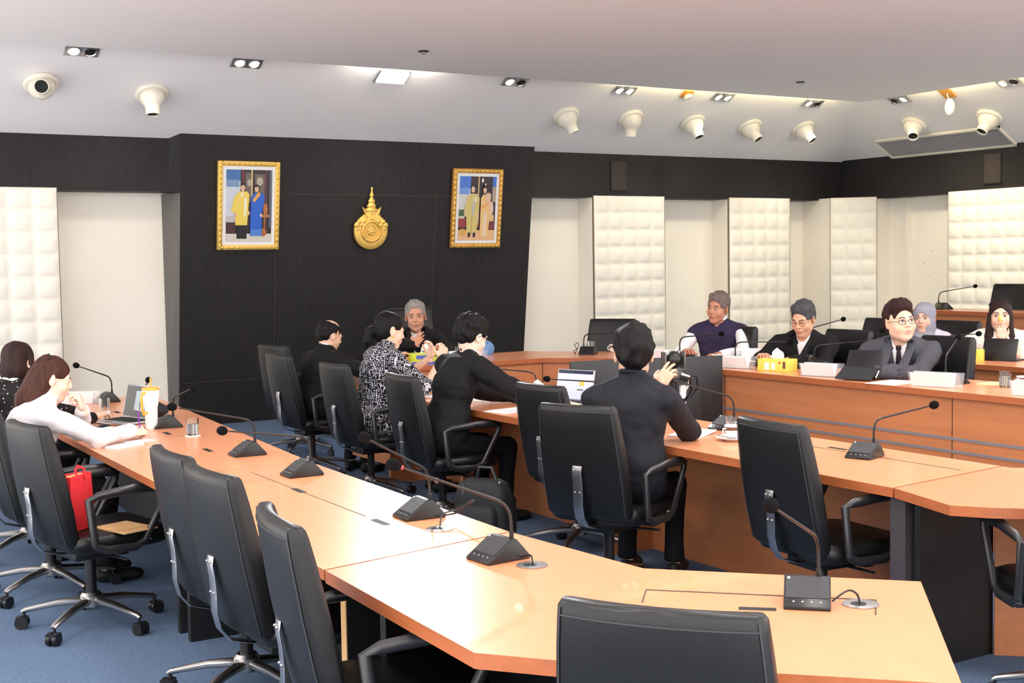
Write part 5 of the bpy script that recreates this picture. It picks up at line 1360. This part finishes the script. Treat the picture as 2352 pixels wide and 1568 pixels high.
b = MB(); b.tube([(.05, -.06, .975), (.12, -.08, .97), (.14, -.05, .90), (.10, -.02, .83), (.03, -.03, .82)], .005, 8)
b.tube([(.02, -.065, .97), (.07, -.10, .96), (.09, -.07, .88), (.05, -.03, .80)], .008, 8); b.build('cables', M['plastic'], t, smooth=True)
MB().tube([(.03, -.062, .985), (.075, -.08, .97), (.08, -.06, .92), (.065, -.04, .88)], .007, 8).build('cable_wrap', M['white'], t, smooth=True)

# ------------------------------------------------------------------ clothes materials and people
CLB = mat('black suit cloth', (20, 19, 21), .8, spec=.25, bump=.25, bscale=45)
CLB2 = mat('black shirt cloth', (30, 30, 37), .75, spec=.25, bump=.3, bscale=30)
CLT = mat('black trousers', (18, 18, 24), .8, spec=.2, bump=.2, bscale=30)
CLG = mat('charcoal grey suit cloth', (72, 73, 80), .8, spec=.2, bump=.25, bscale=60)
CLW = mat('white knit', (226, 220, 222), .85, bump=.35, bscale=40)
CLW2 = mat('white cotton', (238, 238, 240), .75, bump=.25, bscale=35)
CLC = mat('cream cotton', (240, 236, 222), .8, bump=.25, bscale=35)
CLH = mat('grey scarf cloth', (150, 150, 162), .8, bump=.4, bscale=24)
CLP = mat('pale lilac cotton', (214, 206, 222), .8, bump=.25, bscale=40)
TIE = mat('dark maroon tie', (40, 20, 28), .6)
def pattern_mat(name, a, b_, kind, scale):
    mt = mat(name, a, .75, spec=.25); nt = mt.node_tree; bs = nt.nodes['Principled BSDF']
    tc = nt.nodes.new('ShaderNodeTexCoord'); mp = nt.nodes.new('ShaderNodeMapping'); nt.links.new(tc.outputs['Object'], mp.inputs[0]); mp.inputs['Scale'].default_value = (scale, scale, scale)
    v = nt.nodes.new('ShaderNodeTexVoronoi'); mx = nt.nodes.new('ShaderNodeMix'); mx.data_type = 'RGBA'; mx.inputs[6].default_value = (*srgb(a), 1); mx.inputs[7].default_value = (*srgb(b_), 1)
    mt_ = nt.nodes.new('ShaderNodeMath')
    if kind == 'dots':
        v.inputs['Randomness'].default_value = .55; v.inputs['Scale'].default_value = 1.; mt_.operation = 'LESS_THAN'; mt_.inputs[1].default_value = .19
        nt.links.new(mp.outputs[0], v.inputs['Vector']); nt.links.new(v.outputs['Distance'], mt_.inputs[0])
    elif kind == 'maze':
        wv = nt.nodes.new('ShaderNodeTexWave'); wv.wave_type = 'BANDS'; wv.bands_direction = 'DIAGONAL'; wv.inputs['Scale'].default_value = 1.1; wv.inputs['Distortion'].default_value = 0
        v.distance = 'CHEBYCHEV'; v.inputs['Randomness'].default_value = .25; v.inputs['Scale'].default_value = 1.
        sc_ = nt.nodes.new('ShaderNodeMath'); sc_.operation = 'MULTIPLY'; sc_.inputs[1].default_value = 14.
        sn = nt.nodes.new('ShaderNodeMath'); sn.operation = 'SINE'
        nt.links.new(mp.outputs[0], v.inputs['Vector']); nt.links.new(v.outputs['Distance'], sc_.inputs[0]); nt.links.new(sc_.outputs[0], sn.inputs[0])
        mt_.operation = 'GREATER_THAN'; mt_.inputs[1].default_value = .25; nt.links.new(sn.outputs[0], mt_.inputs[0])
    nt.links.new(mt_.outputs[0], mx.inputs[0]); nt.links.new(mx.outputs[2], bs.inputs['Base Color']); return mt
DOT = pattern_mat('black blouse with white polka dots', (26, 20, 22), (226, 220, 214), 'dots', 42)
MAZE = pattern_mat('black and white maze print cloth', (22, 20, 26), (206, 206, 216), 'maze', 44)
VEST = pattern_mat('dark purple vest with faint motif', (46, 38, 66), (84, 54, 78), 'dots', 52)
HB = hair_mat('black hair', (14, 12, 13)); HBR = hair_mat('dark brown hair', (44, 26, 24), .4); HRB = hair_mat('reddish brown hair', (66, 36, 26), .42)
HG = hair_mat('silver grey hair', (150, 146, 142), .5); HDG = hair_mat('dark grey hair', (70, 70, 74), .5); HGB = hair_mat('greying brown hair', (110, 96, 92), .5); HM = hair_mat('dark maroon brown hair', (44, 22, 20), .45)
GF = mat('dark glasses frame', (40, 34, 34), .3, metal=.4); GF2 = mat('thin metal glasses frame', (120, 96, 70), .3, metal=.8)
UP = (0, 0, 1)
def T_(kind, m_, **k): return dict(kind=kind, mats=[m_], name={'jacket': 'jacket', 'shirt': 'shirt', 'vest': 'vest', 'collar': 'blouse', 'plain': 'top'}[kind], **k)

def x_clip(t, ho, hd, HR):
    MB().sphere(hd((0, -.045, .128)), (.016, .012, .012)).build('hair_clip', M['white_plastic'], ho, smooth=True)
    MB().tube([hd((-.055, -.05, .10)), hd((0, -.055, .128)), hd((.055, -.05, .10))], .006, 8).build('hair_tie', M['dark'], ho, smooth=True)
def x_band(t, ho, hd, HR):
    MB().tube([hd((.086*math.cos(a), -.012, .044+.090*math.sin(a))) for a in [rad(20+140*i/12) for i in range(13)]], .005, 8).build('hairband', M['dark'], ho, smooth=True)
def x_earring(t, ho, hd, HR): MB().sphere(hd((.086, .0, -.040)), .0085).build('earring', M['gold'], ho, smooth=True)
def x_pocket(t, d):
    p = d['nb']-d['u2']*.19+d['fw']*.112-d['rt']*.095
    MB().sphere(tuple(p), (.02, .012, .012)).build('pocket_square', mat('maroon silk', (150, 30, 50), .5), t, smooth=True)
def x_watch(i, m_='silver'):
    def f(t, d):
        S, E_, W2 = d['arms'][i]; u = (W2-E_)/np.linalg.norm(W2-E_); p = W2-u*.005
        a = Vector(p-u*.009); b = Vector(p+u*.009)
        q = MB().cyl(tuple(a), tuple(b), .033, n=24).build('watch', M[m_], t, smooth=True)
    return f
person('woman with long brown hair in black polka dot blouse with white collar, at the left', dict(head=(1.40, 7.92), ht=1.265, z0=0, yaw=-72, s=.95, lean=12, curve=8, hr=(18, 8, 0), skin=(230, 190, 166), hairmat=HBR, hair='bob', vol=1.06, bust=True,
  top=T_('collar', DOT), shirt=CLW2, arms=[dict(w=(1.80, 8.16, .80), pole=(-.2, .6, -.6), curl=25), dict(w=(1.79, 7.86, .80), pole=(-.4, -.5, -.6), curl=25)], legs=dict(name='trousers', mat=CLT), eyes='down',
  extra=[lambda t, d: MB().tube([tuple(d['nb']+d['u2']*.002+(d['rt']*math.cos(a)*.082+d['fw']*math.sin(a)*.082)-d['fw']*.005) for a in [2*math.pi*i/20 for i in range(21)]], .011, 8, flat=(1.2, .6)).build('white_collar', CLW2, t, smooth=True)]))
person('woman in white cardigan with long reddish hair writing with a pen', dict(head=(1.42, 7.10), ht=1.228, z0=0, yaw=-90, s=.97, lean=10, curve=20, hr=(-8, 18, 0), skin=(236, 200, 178), hairmat=HRB, hair='half', hlen=.34, bust=True, hextra=[x_clip], eyes='down', face_y=.122,
  top=T_('collar', CLW, g=.012, wrinkle=.003), arms=[dict(w=(1.56, 7.06, .93), pole=(.6, .7, -.8), fd=(-.25, -.15, .9), nd=(.9, -.3, .2), curl=62, thumb=(25, 30)), dict(w=(1.80, 7.03, .80), pole=(.15, -.8, -.5), fd=(.9, .35, .0), nd=(.1, -.5, .85), curl=60, thumb=(20, 40))], legs=dict(name='trousers', mat=CLT)))
person('balding man in black suit bent forward, seen from behind', dict(head=(4.06, 9.52), ht=1.245, z0=0, yaw=-84, s=1.0, lean=6, curve=20, belly=.9, hr=(-4, 22, 0), skin=(224, 182, 154), hairmat=HB, hair='bald', bw=1.1, eyes='down',
  top=T_('jacket', CLB, g=.014), arms=[dict(w=(4.42, 9.48, .945), pole=(-.2, .6, -.6)), dict(w=(4.42, 9.12, .945), pole=(-.2, -.7, -.5))], legs=dict(name='trousers', mat=CLT)))
person('woman with black ponytail in black and white maze print dress', dict(head=(4.02, 8.33), ht=1.34, z0=0, yaw=-90, s=1.03, hs=1.03, lean=9, curve=10, hr=(-6, 16, 0), skin=(236, 198, 172), hairmat=HB, hair='pony', bust=True, hextra=[x_earring], eyes='down',
  top=T_('collar', MAZE, g=.010, sleeve=.48), bare=1, arms=[dict(w=(4.37, 8.42, .98), pole=(0, .5, -.9), fd=(.2, -.1, 1), nd=(.9, 0, .2), curl=40), dict(w=(4.35, 8.18, .985), pole=(.2, -.4, -.9), fd=(.3, .1, 1), nd=(.2, -.9, .1), curl=48)], legs=dict(name='skirt', mat=MAZE, len=.35, skirt=True), feet=[(-.08, .56), (.08, .54)]))
person('young man with glasses in black suit leaning over the middle table', dict(head=(4.04, 7.16), ht=1.345, z0=0, yaw=-82, s=1.06, lean=15, curve=14, hr=(2, 22, 0), skin=(238, 204, 184), hairmat=HB, hair='short', vol=1.10, tuft=.0035, hairline=.05, glasses=GF, eyes='down',
  top=T_('jacket', CLB, g=.014), arms=[dict(w=(4.44, 7.22, .80), pole=(-.2, .7, -.6)), dict(w=(4.44, 6.72, .80), pole=(.0, -.7, -.5))], legs=dict(name='trousers', mat=CLT)))
person('man in black shirt seen from behind raising his right hand', dict(head=(3.90, 5.23), ht=1.352, z0=0, yaw=-52, s=1.05, hs=1.10, shd=.105, lean=4, curve=6, hr=(16, 4, 0), skin=(222, 176, 150), hairmat=HB, hair='short', vol=1.10, tuft=.004, seed=4, bw=1.06,
  top=T_('shirt', CLB2, g=.012, sleeve=.66, wrinkle=.0035), bare=1, arms=[dict(w=(4.24, 5.58, .80), pole=(-.5, .4, -.6)), dict(w=(4.13, 5.30, 1.02), pole=(.35, -.45, -.9), fd=(.45, .0, .45), nd=(-.5, -.5, .6), curl=[8, 14, 24, 30], spread=1.6, thumb=(30, 20))], legs=dict(name='trousers', mat=CLT)))
person('elderly chairman with silver hair in black jacket and white shirt', dict(head=(5.12, 10.08), ht=1.358, z0=.15, yaw=156, s=.95, hs=1.16, lean=4, curve=6, hr=(-4, 6, 3), skin=(206, 150, 122), hairmat=HG, hair='short', hairline=.07, eyes='narrow', jaw=.95,
  top=T_('jacket', CLB, g=.012, lapel=1), extra=[x_pocket], arms=[dict(w=(5.12, 9.66, .955), pole=(.8, 0, -.5), fd=(-.8, -.4, .2), curl=30), dict(w=(4.88, 9.66, 1.0), pole=(-.8, 0, -.5), fd=(.4, -.4, .7), nd=(-.4, -.8, .3), curl=[15, 22, 30, 35], thumb=(40, 10))], legs=dict(name='trousers', mat=CLT)))
person('man with swept grey hair in dark purple vest and white shirt', dict(head=(6.72, 7.88), ht=1.415, z0=.15, yaw=126, s=1.0, lean=2, curve=6, hr=(-16, 6, -6), skin=(190, 134, 108), hairmat=HGB, hair='short', hairline=.058, vol=1.04, eyes='narrow', bw=1.05,
  top=T_('vest', VEST, g=.010, sleeve=.02), shirt=CLW2, arms=[dict(w=(6.44, 7.52, .955), pole=(.6, -.5, -.5)), dict(w=(6.36, 7.86, .955), pole=(.1, .9, -.5))], legs=dict(name='trousers', mat=CLT)))
person('older man with grey hair and glasses in black jacket reading papers', dict(head=(6.70, 6.90), ht=1.36, hs=1.04, z0=.15, yaw=122, s=.98, lean=10, curve=12, hr=(-12, 22, 0), skin=(220, 168, 138), hairmat=HDG, hair='short', hairline=.062, vol=1.04, eyes='down', glasses=GF2, jaw=1.05, bw=1.08,
  top=T_('jacket', CLB, g=.014, lapel=1), shirt=CLW2, arms=[dict(w=(6.40, 6.70, .955), pole=(.6, -.6, -.5)), dict(w=(6.38, 7.02, .955), pole=(.1, .8, -.5))], legs=dict(name='trousers', mat=CLT)))
person('man in charcoal suit and dark tie with glasses looking to the right', dict(head=(6.56, 5.86), ht=1.385, hs=1.10, z0=.15, yaw=122, s=.99, lean=5, curve=8, hr=(38, -2, 4), skin=(234, 188, 164), hairmat=HM, hair='quiff', vol=1.05, hairline=.06, eyes='open', gaze=-.6, glasses=GF, jaw=1.16, hw=1.05, bw=1.12,
  top=T_('jacket', CLG, g=.014, lapel=1), shirt=CLW2, tie=TIE, extra=[x_watch(0)], arms=[dict(w=(6.24, 5.74, .955), pole=(.3, -.9, -.5), fd=(-.3, .6, 0), curl=25), dict(w=(6.26, 5.92, .945), pole=(.2, .9, -.5), fd=(-.3, -.8, 0), curl=30)], legs=dict(name='trousers', mat=CLT)))
person('woman in light grey headscarf and pale lilac top, second right row', dict(head=(8.14, 7.02), ht=1.305, hs=1.12, z0=.15, yaw=122, s=.90, lean=8, curve=8, hr=(-6, 2, 0), skin=(222, 178, 156), hairmat=CLH, hair='hijab', eyes='open',
  top=T_('plain', CLP, g=.016), arms=[dict(w=(7.80, 6.82, .97), pole=(.5, -.6, -.6)), dict(w=(7.78, 7.08, .97), pole=(.1, .7, -.6))], legs=dict(name='trousers', mat=CLT)))
def x_yellow(t, d): MB().cyl(d['hd']((.004, .118, -.028)), d['hd']((.010, .125, .012)), .009).build('yellow_inhaler', M['yellow'], t, smooth=True)
person('woman with long dark hair in white short-sleeved top covering her nose', dict(head=(8.22, 6.36), ht=1.34, hs=1.08, z0=.15, yaw=126, s=.93, lean=8, curve=8, hr=(4, 2, 0), skin=(232, 188, 164), hairmat=HBR, hair='long', hlen=.30, bust=True, hextra=[x_band], face_y=.112, eyes='open',
  top=T_('plain', CLC, g=.014, sleeve=.42), bare=1, extra=[x_watch(0), x_yellow], arms=[dict(w=(8.04, 6.19, 1.045), pole=(.2, -.5, -.9), fd=(.0, .05, 1), nd=(-.6, -.8, .1), curl=[50, 45, 50, 60]), dict(w=(7.80, 6.42, .965), pole=(.1, .8, -.5), fd=(-.3, -.8, 0))], legs=dict(name='trousers', mat=CLT)))
